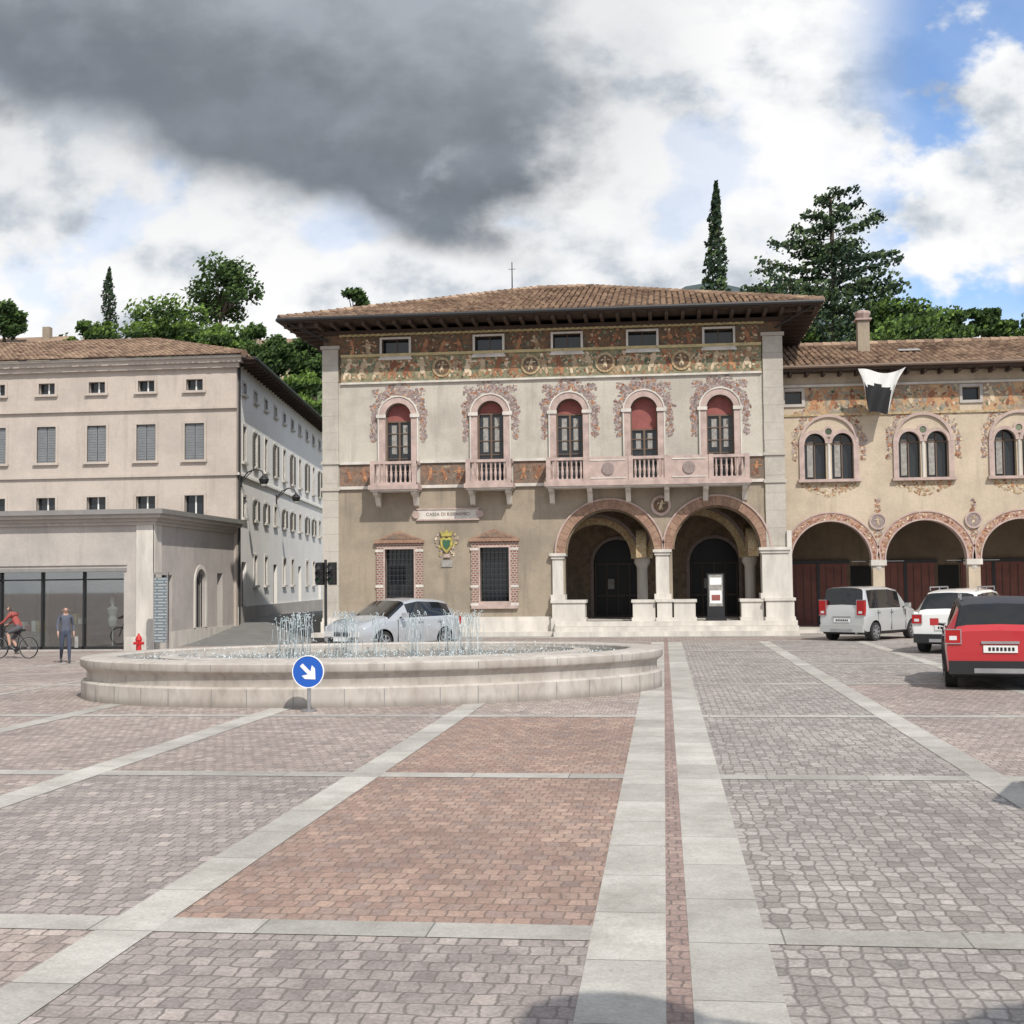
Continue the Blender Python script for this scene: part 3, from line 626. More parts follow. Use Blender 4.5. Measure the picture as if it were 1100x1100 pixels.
a=MB(); a.box(EX0,EX1,EY0,EY1,EZ-.08,EZ,m_wood)
nx=34
for i in range(nx):
    x=EX0+.2+(EX1-EX0-.4)*i/(nx-1); a.box(x-.06,x+.06,EY0+.08,YF,EZ-.24,EZ-.08,m_wood)
for i in range(22):
    y=EY0+.4+i*.78; a.box(EX0+.08,XL,y-.06,y+.06,EZ-.243,EZ-.083,m_wood); a.box(XR,EX1-.08,y-.06,y+.06,EZ-.243,EZ-.083,m_wood)
a.box(XL-.15,XR+.15,YF-.15,YF+.001,EZ-.38,EZ-.24,m_wood)
a.box(EX0-.02,EX1+.02,EY0-.03,EY0,EZ-.1,EZ+.05,m_wood)
a.cyl((EX0-.05,EY0-.09,EZ+.0),(EX1+.05,EY0-.09,EZ+.0),.07,.07,8,m_iron); a.cyl((EX0-.07,EY0,EZ),(EX0-.07,EY1,EZ),.07,.07,8,m_iron)
for x,s in ((EX0+.1,1),(EX1-.1,-1)): a.cyl((x,EY0-.09,EZ-.02),(x+s*(OV+.1),YF-.06,EZ-.6),.04,.04,6,m_iron)
a.obj('eaves',pal)
rh=2.7; hy=(EY1-EY0)/2; rx0=EX0+hy; rx1=EX1-hy
if rx1<rx0+.6: rx0=(EX0+EX1)/2-.4; rx1=rx0+.8
ym=(EY0+EY1)/2; ez=EZ+.02; rz=ez+rh
a=MB()
v=[(EX0,EY0,ez),(EX1,EY0,ez),(EX1,EY1,ez),(EX0,EY1,ez),(rx0,ym,rz),(rx1,ym,rz)]
a.add(v,[(0,1,5,4),(1,2,5),(2,3,4,5),(3,0,4)],m_tileb)
Lf=math.hypot(hy,rh); tiles(a,(EX0,EY0-.06,ez),(1,0,0),(0,hy,rh),[(0,0),(EX1-EX0,0),(rx1-EX0,Lf),(rx0-EX0,Lf)])
dl=rx0-EX0; Ls=math.hypot(dl,rh); tiles(a,(EX0-.06,EY0,ez),(0,1,0),(dl,0,rh),[(0,0),(EY1-EY0,0),(ym-EY0+.1,Ls),(ym-EY0-.1,Ls)]); dr=EX1-rx1
tiles(a,(EX1+.06,EY0,ez),(0,1,0),(-dr,0,rh),[(0,0),(EY1-EY0,0),(ym-EY0+.1,math.hypot(dr,rh)),(ym-EY0-.1,math.hypot(dr,rh))])
for p,q in (((EX0,EY0,ez),(rx0,ym,rz)),((EX1,EY0,ez),(rx1,ym,rz)),((rx0,ym,rz),(rx1,ym,rz))):
    p=Vector(p);q=Vector(q);n=int((q-p).length/.35)
    for i in range(n):
        A0=p.lerp(q,i/n); B0=p.lerp(q,(i+1.12)/n); a.cyl(A0+Vector((0,0,.03)),B0+Vector((0,0,.03)),.15,.11,8,m_tile)
ax,_=PY(550,290,ym); a.cyl((ax,ym,rz),(ax,ym,rz+1.2),.03,.02,6,m_iron); a.cyl((ax-.15,ym,rz+.9),(ax+.15,ym,rz+.9),.012,.012,5,m_iron)
a.obj('hipped_tile_roof',pal)
# ------------------------------------------------------------ RIGHT ARCADED BUILDING
YR=47.4; rb=empty('frescoed_arcade_building',(12,52,0)); Q=lambda px,py: PY(px,py,YR)
RX0=XR+.04; RX1=24.0
zE=Q(950,407)[1]
cs=[Q(893,600)[0]]; stp=Q(995,600)[0]-Q(893,600)[0]
while cs[-1]+stp<RX1-1: cs.append(cs[-1]+stp)
rr=stp/2-.2; ztop=Q(995,557)[1]; zsr=ztop-rr
wz0,wz1=Q(990,513)[1],Q(990,462)[1]; bw=.42
holes=[arch_poly(c,-.5,zsr,rr) for c in cs]
for c in cs:
    for s in (-1,1): holes.append(arch_poly(c+s*(bw+.06),wz0,wz1-bw+.02,bw-.04))
awx=[Q(p,425)[0] for p in (852,1043)]+[cs[-1]]
for x in awx: holes.append(rectp(x-.3,x+.3,Q(950,432)[1],Q(950,418)[1]))
wall('front_wall',RX0,RX1,YR,YR+.4,0,zE+.3,holes,m_right,rb)
a=MB()
zf0,zf1=Q(950,443)[1],Q(950,414)[1]
px=RX0
segs=[]
for x in sorted(awx): segs.append((px,x-.4)); px=x+.4
segs.append((px,RX1))
for s0,s1 in segs:
    if s1>s0: a.box(s0,s1,YR-.02,YR,zf0,zf1,m_fr_org)
a.box(RX0,RX1,YR-.05,YR,zf0-.08,zf0,m_fr_gold); a.box(RX0,RX1,YR-.1,YR,zf1,zf1+.08,m_white)
for x in awx:
    a.box(x-.4,x+.4,YR-.05,YR,Q(950,418)[1],Q(950,418)[1]+.1,m_shop); a.box(x-.4,x+.4,YR-.06,YR,Q(950,432)[1]-.1,Q(950,432)[1],m_shop)
    for s in (-1,1): a.box(x+s*.3,x+s*.4,YR-.05,YR,Q(950,432)[1],Q(950,418)[1],m_shop)
    a.box(x-.3,x+.3,YR+.2,YR+.22,Q(950,432)[1],Q(950,418)[1],m_glass)
bl=MB()
for s0,s1 in segs:
    n=int((s1-s0)/.6)
    for q in range(n): figpaint(bl,s0+(s1-s0)*(q+.5)/n,(zf0+zf1)/2,YR-.022,.7,random.choice((m_blobc,m_blobr,m_blobr,m_blobt)))
    for q in range(int((s1-s0)*28)): bl.blob(U(s0+.05,s1-.05),U(zf0+.05,zf1-.05),YR-.021,U(.02,.06),random.choice((m_blobt,m_blobr,m_blobc)),U(.5,1.8),U(0,pi))
for c in cs:
    a.ring(c,zsr,rr,rr+.24,YR-.035,YR-.0,m_fr_pk,n=36); a.ring(c,zsr,rr-.05,rr,YR-.06,YR+.38,m_pink,n=36); a.ring(c,zsr,rr+.24,rr+.29,YR-.06,YR,m_pink,n=36)
    for q in range(130):
        an=pi*R(); r_=U(rr+.03,rr+.21); bl.blob(c+r_*math.cos(an),zsr+r_*math.sin(an),YR-.036,U(.018,.04),random.choice((m_blobr,m_blobc,m_blobr)),1.4,U(0,pi))
    xc=c+stp/2; zc=Q(943,560)[1]; a.cyl((xc,YR-.05,zc),(xc,YR,zc),.24,.24,18,m_fr_gar); a.ring(xc,zc,.24,.3,YR-.07,YR,m_pink,n=20,a1=2*pi); figpaint(bl,xc,zc,YR-.052,.3,m_blobc)
    for q in range(30): bl.blob(xc+U(-.09,.09),zc+U(.3,.8),YR-.002,U(.016,.04),random.choice((m_blobr,m_blob)),1.4,U(0,pi))
    for q in range(22): bl.blob(xc+U(-.14,.14),zc-U(.3,.6),YR-.002,U(.016,.04),random.choice((m_blobr,m_blob)),1.4,U(0,pi))
    a.box(xc-.26,xc+.26,YR-.06,YR+.46,0,.42,m_white)
    a.lathe((xc,YR+.2,.42),[(.22,0),(.22,.08),(.15,.16),(.14,zsr-.95),(.16,zsr-.9),(.23,zsr-.72),(.25,zsr-.62)],16,m_white)
    a.box(xc-.27,xc+.27,YR-.07,YR+.45,zsr-.2,zsr-.002,m_white)
    zsb=wz1-bw+.02
    for s in (-1,1):
        x=c+s*(bw+.06); a.ring(x,zsb,bw-.06,bw+.06,YR-.07,YR+.1,m_pink,n=18); a.prism(arch_poly(x,wz0,zsb,bw-.04),YR+.25,YR+.27,m_glass)
        a.box(x-.02,x+.02,YR+.2,YR+.25,wz0,zsb+.3,m_frame); a.box(x-.26,x-.06,YR+.21,YR+.245,wz0+.1,zsb+.1,m_curt); a.box(x-bw+.04,x+bw-.04,YR+.2,YR+.244,zsb-.03,zsb+.03,m_frame)
        a.box(c+s*(2*bw+.02),c+s*(2*bw+.2),YR-.07,YR+.05,wz0,zsb,m_pink)
    garland(bl,c,zsb,2*bw+.26,2*bw+.46,.5,YR-.002,[m_blob,m_blobr,m_blob,m_blobc],260)
    a.cyl((c,YR+.0,wz0),(c,YR+.0,zsb),.06,.06,10,m_white)
    a.ring(c,zsb,2*bw+.10,2*bw+.2,YR-.08,YR,m_pink,n=30)
    a.ring(c,zsb+.42,.12,.2,YR-.05,YR,m_pink,n=16,a1=2*pi); bl.blob(c,zsb+.42,YR-.01,.12,m_blobt)
    a.box(c-1.1,c+1.1,YR-.16,YR,wz0-.10,wz0,m_pink)
    for q in range(150):
        u=U(-1,1); bl.blob(c+u*.95,wz0-.14-R()*.5*(1-abs(u)**1.3*.75),YR-.002,U(.018,.045),random.choice((m_fr_gold,m_blobc,m_fr_gold,m_blobr)),1.5,U(0,pi))
a.obj('painted_decoration_and_columns',rb); bl.obj('painted_fresco_figures',rb,norm=False)
a=MB(); YB=YR+4.2
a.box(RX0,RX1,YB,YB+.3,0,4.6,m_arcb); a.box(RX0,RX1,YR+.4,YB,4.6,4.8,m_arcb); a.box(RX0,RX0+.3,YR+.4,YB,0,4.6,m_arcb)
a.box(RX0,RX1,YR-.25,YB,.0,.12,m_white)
for i,c in enumerate(cs):
    a.box(c-1.2,c+1.1,YB-.08,YB,.12,2.5,m_gate); a.box(c-.06,c+.06,YB-.11,YB-.08,.12,2.5,m_iron); a.box(c-1.3,c+1.2,YB-.12,YB,2.5,2.62,m_iron)
    for q in range(8): a.box(c-1.15+q*.29,c-1.13+q*.29,YB-.095,YB-.081,.2,2.4,m_iron)
    a.box(c+1.25,c+2.0,YB-.05,YB,.12,2.4,m_dark)
    x=c+stp/2; a.box(x-.1,x+.1,YR+.4,YB,4.1,4.6,m_arcb); a.cyl((x-.9,YR+.2,zsr-.05),(x+.9,YR+.2,zsr-.05),.018,.018,5,m_iron)
    a.lathe((c+1.6,YB-1.2,4.0),[(.05,0),(.13,.1),(.13,.3),(.04,.4)],8,m_iron); a.cyl((c+1.6,YB-1.2,4.4),(c+1.6,YB-1.2,4.6),.012,.012,5,m_iron)
a.box(RX0,RX1,YR+.6,YR+.7,4.8,zE+.2,m_dark); a.box(RX1-.3,RX1,YR+.4,58,0,zE+.2,m_right); a.box(RX0,RX1,58,58.3,0,zE+.2,m_right)
a.obj('arcade_interior',rb)
a=MB(); ey=YR-.75; ezr=zE+.38; ry=52.8; rzr=PY(960,368,ry)[1]-.1
a.box(RX0+.0,RX1,ey,YR,ezr-.12,ezr-.04,m_wood)
for i in range(34): x=RX0+.3+i*.58; a.box(x-.05,x+.05,ey+.05,YR,ezr-.26,ezr-.12,m_wood)
a.box(RX0,RX1,ey-.02,ey,ezr-.14,ezr+.04,m_wood); a.cyl((RX0,ey-.09,ezr),(RX1,ey-.09,ezr),.06,.06,8,m_frame)
a.add([(RX0,ey,ezr),(RX1,ey,ezr),(RX1,ry,rzr),(RX0,ry,rzr),(RX0,58.9,ezr),(RX1,58.9,ezr)],[(0,1,2,3),(3,2,5,4)],m_tileb)
LL=math.hypot(ry-ey,rzr-ezr); tiles(a,(RX0,ey-.06,ezr),(1,0,0),(0,ry-ey,rzr-ezr),[(0,0),(RX1-RX0,0),(RX1-RX0,LL),(0,LL)])
for i in range(55): x=RX0+i*.36; a.cyl((x,ry,rzr+.06),(x+.4,ry,rzr+.06),.15,.12,8,m_tile)
cx,_=PY(927,360,50.5); zc=PY(927,385,50.5)[1]; cz=PY(927,335,50.5)[1]
a.box(cx-.22,cx+.22,50.3,50.75,zc-.5,cz-.35,m_low); a.box(cx-.3,cx+.3,50.22,50.83,cz-.35,cz-.28,m_pink); a.lathe((cx,50.52,cz-.28),[(.2,0),(.3,.2),(.3,.28),(.1,.34)],8,m_pink)
sx,sz=PY(978,381,49.6); n_=Vector((0,-(rzr-ezr),ry-ey)).normalized()
so_=Vector((sx,49.6,sz)); vv=Vector((0,ry-ey,rzr-ezr)).normalized()
a.add([so_+Vector((-.4,0,0))+n_*.16,so_+Vector((.4,0,0))+n_*.16,so_+Vector((.4,0,0))+vv*.6+n_*.16,so_+Vector((-.4,0,0))+vv*.6+n_*.16],[(0,1,2,3)],m_curt)
a.obj('tile_roof',rb)
a=MB(); bx0,bx1=Q(918,420)[0],Q(969,420)[0]; zt=Q(940,400)[1]; vs=[];n=24;mrow=14
for j in range(mrow+1):
    for i in range(n+1):
        u=i/n;v_=j/mrow
        drop_=(1.55 if .15<u<.75 else 1.55*(.35+.65*min(1,max(0,min(u/.15,(1-u)/.25)))))
        x=bx0+(bx1-bx0)*(u*(1-.34*v_)+.12*v_); z=zt-drop_*v_-.15*math.sin(pi*u)*(1-v_)+.05*math.sin(7*u)
        vs.append((x,YR-.93-.09*math.sin(11*u+3*v_)+.12*v_,z))
for j in range(mrow):
    for i in range(n):
        k0=j*(n+1)+i; u=i/n; v_=j/mrow; mt=m_black if (v_>.25+.4*abs(u-.4) and .08<u<.74) else m_whitep
        a.add([vs[k0],vs[k0+1],vs[k0+n+2],vs[k0+n+1]],[(0,1,2,3)],mt)
a.obj('draped_banner',rb,norm=False)
# ------------------------------------------------------------ LEFT APARTMENT BUILDING
YA=52.6; ab=empty('apartment_building',(-26,65,0)); W=lambda px,py: PY(px,py,YA)
AX1=W(254,520)[0]; AX0=-38
za=W(150,390)[1]
rowsA=[(W(157,495)[1],W(157,456)[1]),(W(157,556)[1],W(157,533)[1])]; att=(W(157,421)[1],W(157,409)[1])
cxs=[W(p,475)[0] for p in (50,104,157,209)]; s_=cxs[1]-cxs[0]; cxs=[cxs[0]-s_*i for i in (4,3,2,1)]+cxs
hw=.42; holes=[]
for c in cxs:
    for z0,z1 in rowsA: holes.append(rectp(c-hw,c+hw,z0,z1))
    holes.append(rectp(c-.36,c+.36,*att))
wall('front_wall',AX0,AX1,YA,YA+.4,-.5,za,holes,m_left,ab)
SA=Vector((AX1,YA,0)); SBv=Vector((-20.9,79,0)); sd=(SBv-SA); SL=sd.length; sd.normalize(); nrm=Vector((sd.y,-sd.x,0))
XS=Matrix(((sd.x,-nrm.x,0,SA.x),(sd.y,-nrm.y,0,SA.y),(0,0,1,0),(0,0,0,1)))
sw=[1.6+2.55*i for i in range(10)]
sh=[]
for q in sw:
    for z0,z1 in rowsA: sh.append(rectp(q-.36,q+.36,z0,z1))
    sh.append(rectp(q-.33,q+.33,*att))
    sh.append(rectp(q-.36,q+.36,1.9,3.2) if round((q-1.6)/2.55)%3 else rectp(q-.5,q+.5,.35,2.9))
wall('side_wall',.4,SL,0,.4,-.5,za,sh,m_side,ab,XS)
a=MB()
def shutwin(mb,c,z0,z1,hw,y,open_,mt,fr=m_white):
    mb.box(c-hw-.1,c-hw,y-.04,y+.05,z0,z1+.1,fr); mb.box(c+hw,c+hw+.1,y-.04,y+.05,z0,z1+.1,fr); mb.box(c-hw,c+hw,y-.04,y+.05,z1,z1+.1,fr); mb.box(c-hw-.14,c+hw+.14,y-.12,y+.05,z0-.1,z0,fr)
    mb.box(c-hw,c+hw,y+.22,y+.24,z0,z1,m_glass)
    if open_==0:
        for s in (-1,1):
            x0_,x1_=sorted((c+s*.015,c+s*(hw-.01))); mb.box(x0_,x1_,y+.06,y+.09,z0+.02,z1-.02,mt)
            n=int((z1-z0)/.11)
            for k in range(n): mb.box(x0_+.04,x1_-.04,y+.045,y+.06,z0+.08+k*.11,z0+.12+k*.11,mt)
    elif open_==1:
        for s in (-1,1):
            x0_,x1_=sorted((c+s*(hw+.02),c+s*(2*hw))); mb.box(x0_,x1_,y-.08,y-.045,z0+.02,z1-.02,mt)
            for k in range(int((z1-z0)/.14)): mb.box(x0_+.04,x1_-.04,y-.095,y-.08,z0+.08+k*.14,z0+.13+k*.14,mt)
    mb.box(c-.03,c+.03,y+.19,y+.219,z0,z1,m_whitep)
for c in cxs:
    shutwin(a,c,*rowsA[0],hw,YA,0,m_shut,m_left); shutwin(a,c,*rowsA[1],hw,YA,2,m_shut,m_left); shutwin(a,c,*att,.36,YA,2,m_shut,m_left)
a.box(AX0,AX1+.05,YA-.12,YA-.001,W(150,440)[1]-.05,W(150,440)[1]+.04,m_left)
a.box(AX0,AX1+.05,YA-.10,YA-.001,W(150,510)[1]-.1,W(150,510)[1]+.02,m_left)
a.box(AX0,AX1+.3,YA-.32,YA,za-.12,za+.06,m_left); a.box(AX0,AX1+.15,YA-.18,YA,za-.32,za-.12,m_left); a.box(AX0,AX1+.42,YA-.42,YA,za+.06,za+.16,m_white)
a.obj('front_windows_and_cornice',ab)
a=MB(); a.X=XS
for i,q in enumerate(sw):
    shutwin(a,q,*rowsA[0],.36,0,1 if i%2 else 0,m_shutd); shutwin(a,q,*rowsA[1],.36,0,1 if i%3 else 0,m_shutd); shutwin(a,q,*att,.33,0,2,m_shut)
    if i%3: shutwin(a,q,1.9,3.2,.36,0,0,m_shutd)
    else: a.box(q-.5,q+.5,.15,.2,.3,2.9,m_frame)
a.box(0,SL,-.10,0,W(150,510)[1]-.08,W(150,510)[1]+.02,m_side)
a.box(.2,SL,-.06,0,0,1.0,m_shop)
a.box(-.3,SL,-.75,.0,za-.02,za+.06,m_wood); a.box(-.3,SL,-.78,-.75,za-.04,za+.12,m_wood)
for i in range(34): q=i*.75; a.box(q,q+.1,-.7,-.0,za-.15,za-.02,m_wood)
a.cyl((-.3,-.84,za+.05),(SL,-.84,za+.05),.06,.06,8,m_iron)
a.cyl((.25,-.08,za-.1),(.25,-.08,0.3),.05,.05,8,m_iron)
a.obj('side_windows_and_eaves',ab)
def walllamp(q,z,k=1.0):
    p=XS@Vector((q,0,z)); e=empty('shadow_caster_lamp',p); a=MB(); a.X=XS
    pts=[(0,z),(-.35*k,z+.45*k),(-.75*k,z+.62*k),(-1.05*k,z+.5*k),(-1.15*k,z+.3*k)]
    for i in range(4): a.cyl((q,pts[i][0],pts[i][1]),(q,pts[i+1][0],pts[i+1][1]),.03,.03,7,m_iron)
    a.cyl((q,0,z-.1*k),(q,-.55*k,z+.5*k),.02,.02,6,m_iron); a.box(q-.08,q+.08,-.04,0,z-.25,z+.2,m_iron)
    a.lathe((q,-1.15*k,z-.22*k),[(.08*k,0),(.2*k,.12*k),(.26*k,.3*k),(.22*k,.36*k),(.08*k,.5*k),(.04*k,.58*k)],12,m_iron); a.lathe((q,-1.15*k,z-.28*k),[(.05*k,0),(.13*k,.04*k),(.16*k,.12*k)],10,m_lampg); a.obj('bracket_and_lantern',e)
m_lampg=plain('lamp_glass',(.6,.6,.55),.3)
walllamp(.9,W(262,515)[1],.85); walllamp(9.5,W(262,520)[1],.85)
a=MB()
ez2=za+.16; f0=Vector((AX0,YA-.5,ez2)); f1=Vector((AX1+.5,YA-.5,ez2)); e1=Vector((-20.2,79,ez2))
rzA=W(150,366)[1]+1.15; rp0=Vector((AX0,58.6,rzA)); rp1=Vector((AX1-6.0,58.6,rzA)); rp2=Vector((-27,79,rzA))
a.add([f0,f1,rp1,rp0,e1,rp2],[(0,1,2,3),(1,4,5,2)],m_tileb)
V1=Vector((0,6.1,rzA-ez2)); tiles(a,f0-Vector((0,.05,0)),(1,0,0),V1,[(0,0),(f1.x-f0.x,0),(rp1.x-f0.x,V1.length),(0,V1.length)])
n=int((rp1-f1).length/.35)
for i in range(n): a.cyl(f1.lerp(rp1,i/n)+Vector((0,0,.04)),f1.lerp(rp1,(i+1.1)/n)+Vector((0,0,.04)),.15,.11,8,m_tile)
Us=(e1-f1).normalized(); pj=(rp1-f1)-Us*((rp1-f1).dot(Us)); tiles(a,f1,Us,pj,[(0,0),((e1-f1).length,0),((e1-f1).length,pj.length),((rp1-f1).dot(Us),pj.length)])
a.box(AX0,AX0+.3,YA+.4,79,-.5,za,m_left)
a.hprism([(AX0+.4,YA+.9),(AX1-.9,YA+.9),(-21.9,78.8),(AX0+.4,78.8)],-.4,za,m_dark)
a.add([(-20.9,79,-.5),(AX0,79,-.5),(AX0,79,za),(-20.9,79,za)],[(0,1,2,3)],m_side)
a.obj('tile_roof',ab)
# ------------------------------------------------------------ SHOP ANNEX
YS=44.0; sb=empty('shop_building',(-25,48,0)); S=lambda px,py: PY(px,py,YS)
SX1=S(165,620)[0]; SX0=-38; zS=S(165,560)[1]
hx1=S(133,650)[0]; hz1=S(100,614)[1]
wall('front_wall',SX0,SX1,YS,YS+.45,-.6,zS,[rectp(SX0+1,hx1,-.3,hz1)],m_shop,sb)
XW=Matrix(((0,-1,0,SX1),(1,0,0,YS),(0,0,1,0),(0,0,0,1)))
DL=YA-YS-.02
def sY(px):
    d_=ray(px,640); return SX1*d_.y/d_.x-YS
qs=[sY(184),sY(215),sY(236)]
wall('side_wall',.45,DL,0,.45,-.6,zS,[rectp(.75,1.75,-.25,2.3),arch_poly(qs[1],.3,2.0,.55),rectp(qs[2]-.3,qs[2]+.35,.2,2.4)],m_shop,sb,XW)
a=MB()
a.box(SX0+1,hx1,YS+.3,YS+.31,-.3,hz1,m_sglass)
for k in range(9):
    x=hx1-.0-k*1.55; a.box(x-.06,x,YS+.2,YS+.299,-.36,hz1,m_black)
a.box(SX0+1,hx1,YS+.2,YS+.299,hz1-.30,hz1-.25,m_black); a.box(SX0+1,hx1,YS+.2,YS+.299,-.36,-.2,m_black)
a.box(SX0+1,hx1+.1,YS-.04,YS+.1,hz1,hz1+.12,m_sheet)
zc0=zS
for (e,z0,z1) in ((.1,zc0-.12,zc0),(.2,zc0,zc0+.12),(.38,zc0+.12,zc0+.25),(.5,zc0+.25,zc0+.42)):
    a.box(SX0,SX1+e,YS-e,YA-.03,z0,z1,m_shop if z1<zc0+.3 else m_sheet)
a.box(SX1-.62,SX1+.03,YS-.05,YS-.001,-.4,zS-.12,m_white) ; a.box(SX0,hx1+.12,YS-.05,YS-.001,hz1+.22,hz1+.3,m_shop)
a.box(SX1+.001,SX1+.05,YS-.05,YS+.6,-.4,zS-.12,m_white); a.box(hx1+.05,SX1+.08,YS-.09,YS-.051,-.5,.15,m_white)
a.obj('shopfront_and_cornice',sb)
a=MB(); a.X=XW
a.box(.75,1.75,.3,.33,-.25,2.3,m_glass); a.box(1.22,1.28,.25,.3,-.25,2.3,m_black)
a.prism(arch_poly(qs[1],.3,2.0,.55),.25,.28,m_glass); a.ring(qs[1],2.0,.55,.7,-.05,.0,m_white,n=20); a.box(qs[1]-.7,qs[1]-.55,-.05,0,.3,2,m_white); a.box(qs[1]+.55,qs[1]+.7,-.05,0,.3,2,m_white)
for k in range(5): a.cyl((qs[1]-.44+.22*k,.1,.3),(qs[1]-.44+.22*k,.1,2.4),.015,.015,5,m_iron)
a.box(qs[2]-.3,qs[2]+.35,.25,.28,.2,2.4,m_frame)
a.box(.6,DL,-.04,0,-.5,.25,m_white)
a.obj('side_openings',sb)
a=MB(); a.box(SX0+.5,SX1-.5,YS+3.6,YS+3.7,-.5,zS,m_shop); a.box(SX0,SX1-.46,YS+.46,YA-.05,-.45,-.30,m_low); a.box(SX0+.5,SX1-.5,YS+.46,YS+3.6,hz1+.15,hz1+.25,m_shop)
for k in range(9):
    x=hx1-.8-k*1.55; hgt=U(.5,1.2)
    if k%3==0:
        a.lathe((x,YS+.9,-.3),[(.18,0),(.02,.03),(.02,.7),(.13,.8),(.17,1.0),(.12,1.15),(.2,1.42),(.06,1.5),(.05,1.55),(.09,1.65),(.08,1.78),(.02,1.85)],12,(m_whitep,m_blind,m_curt)[k//3])
    else:
        a.box(x-.45,x+.45,YS+.8,YS+1.4,-.3,hgt*.6,m_frame if k%2 else m_curt)
        for q in range(4): a.box(x-.4+q*.22,x-.25+q*.22,YS+.9,YS+1.2,hgt*.6,hgt*.6+U(.1,.4),random.choice((m_blind,m_whitep,m_shut,m_crest)))
    a.box(x-.5,x+.5,YS+3.3,YS+3.59,-.3,1.9,m_shut if k%2 else m_frame)
a.obj('shop_interior',sb)
# ------------------------------------------------------------ FOUNTAIN
fx,fy=-5.13,23.25; fo=empty('fountain',(fx,fy,0))
frot=math.radians(15); FA,FB=5.17,3.45
def ell(off,ang):
    x=(FA+off)*math.cos(ang); y=(FB+off)*math.sin(ang); return (fx+x*math.cos(frot)-y*math.sin(frot), fy+x*math.sin(frot)+y*math.cos(frot))
def ering(mb,prof,mat,n=120,close=False):
    vs=[];fs=[]
    for off,z in prof:
        for i in range(n): x,y=ell(off,2*pi*i/n); vs.append((x,y,z))
    for j in range(len(prof)-1):
        for i in range(n): fs.append((j*n+i,j*n+(i+1)%n,(j+1)*n+(i+1)%n,(j+1)*n+i))
    if close: fs.append(tuple(range((len(prof)-1)*n,len(prof)*n)))
    mb.add(vs,fs,mat)
m_ft,t,b=base('fountain_stone',.7,0,.3)
tc=t.n('ShaderNodeTexCoord'); n1=t.n('ShaderNodeTexNoise',i_Scale=1.2,i_Detail=8.0,i_Roughness=.7); mp=t.n('ShaderNodeMapping'); mp.inputs['Scale'].default_value=(1,1,.4); t.l(tc.outputs['Object'],mp.inputs[0]); t.l(mp.outputs[0],n1.inputs[0])
n2=t.n('ShaderNodeTexNoise',i_Scale=8.0,i_Detail=6.0); t.l(mp.outputs[0],n2.inputs[0])
cc=t.mix(t.ss(n1.outputs[0],.35,.7),(.49,.45,.405),(.36,.32,.28)); cc=t.mix(t.math('MULTIPLY',t.ss(n2.outputs[0],.45,.75),.5),cc,(.24,.21,.185))
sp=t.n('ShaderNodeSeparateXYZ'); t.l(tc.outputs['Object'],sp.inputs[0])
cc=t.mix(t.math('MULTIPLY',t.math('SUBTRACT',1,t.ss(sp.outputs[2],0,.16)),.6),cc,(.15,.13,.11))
t.l(cc,b.inputs['Base Color']); bump(t,b,n2.outputs[0],.2,.01)
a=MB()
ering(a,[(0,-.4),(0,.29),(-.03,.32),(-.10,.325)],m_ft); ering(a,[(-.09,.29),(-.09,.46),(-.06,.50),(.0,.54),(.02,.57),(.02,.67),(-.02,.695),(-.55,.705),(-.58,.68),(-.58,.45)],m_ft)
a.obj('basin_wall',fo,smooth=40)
a=MB()
for i in range(44):
    an=2*pi*(i+U(-.15,.15))/44; x,y=ell(.004,an)
    tx=Vector(ell(0,an+.003))-Vector(ell(0,an-.003)); tx.normalize(); w_=.005
    a.add([(x-tx.x*w_,y-tx.y*w_,0),(x+tx.x*w_,y+tx.y*w_,0),(x+tx.x*w_,y+tx.y*w_,.29),(x-tx.x*w_,y-tx.y*w_,.29)],[(0,1,2,3)],m_shut)
    if i%2:
        x,y=ell(.025,an); a.add([(x-tx.x*w_,y-tx.y*w_,.57),(x+tx.x*w_,y+tx.y*w_,.57),(x+tx.x*w_,y+tx.y*w_,.67),(x-tx.x*w_,y-tx.y*w_,.67)],[(0,1,2,3)],m_shut)
a.obj('block_joints',fo)
m_water,t,b=base('basin_water',.06,0,.5); b.inputs['Base Color'].default_value=(.10,.12,.12,1)
tc=t.n('ShaderNodeTexCoord'); n1=t.n('ShaderNodeTexNoise',i_Scale=9.0,i_Detail=4.0); t.l(tc.outputs['Object'],n1.inputs[0]); bump(t,b,n1.outputs[0],.6,.05)
a=MB(); ering(a,[(-.57,.6),(-.9,.6)],m_water,close=True); a.obj('water',fo)
a=MB(); ering(a,[(-1.3,.5),(-1.3,.66),(-1.5,.68),(-1.6,.68),(-1.6,.5)],m_ft); a.obj('inner_kerb',fo,smooth=40)
m_jet=island('water_jets',(.30,.38,.40),(.78,.82,.83),.2,1,.3,.0,.5)
a=MB()
def drop(p,s):
    p=Vector(p); a.add([p+Vector((s,0,-s*.5)),p+Vector((-s*.5,s*.86,-s*.5)),p+Vector((-s*.5,-s*.86,-s*.5)),p+Vector((0,0,s))],[(0,1,3),(1,2,3),(2,0,3),(0,2,1)],m_jet)
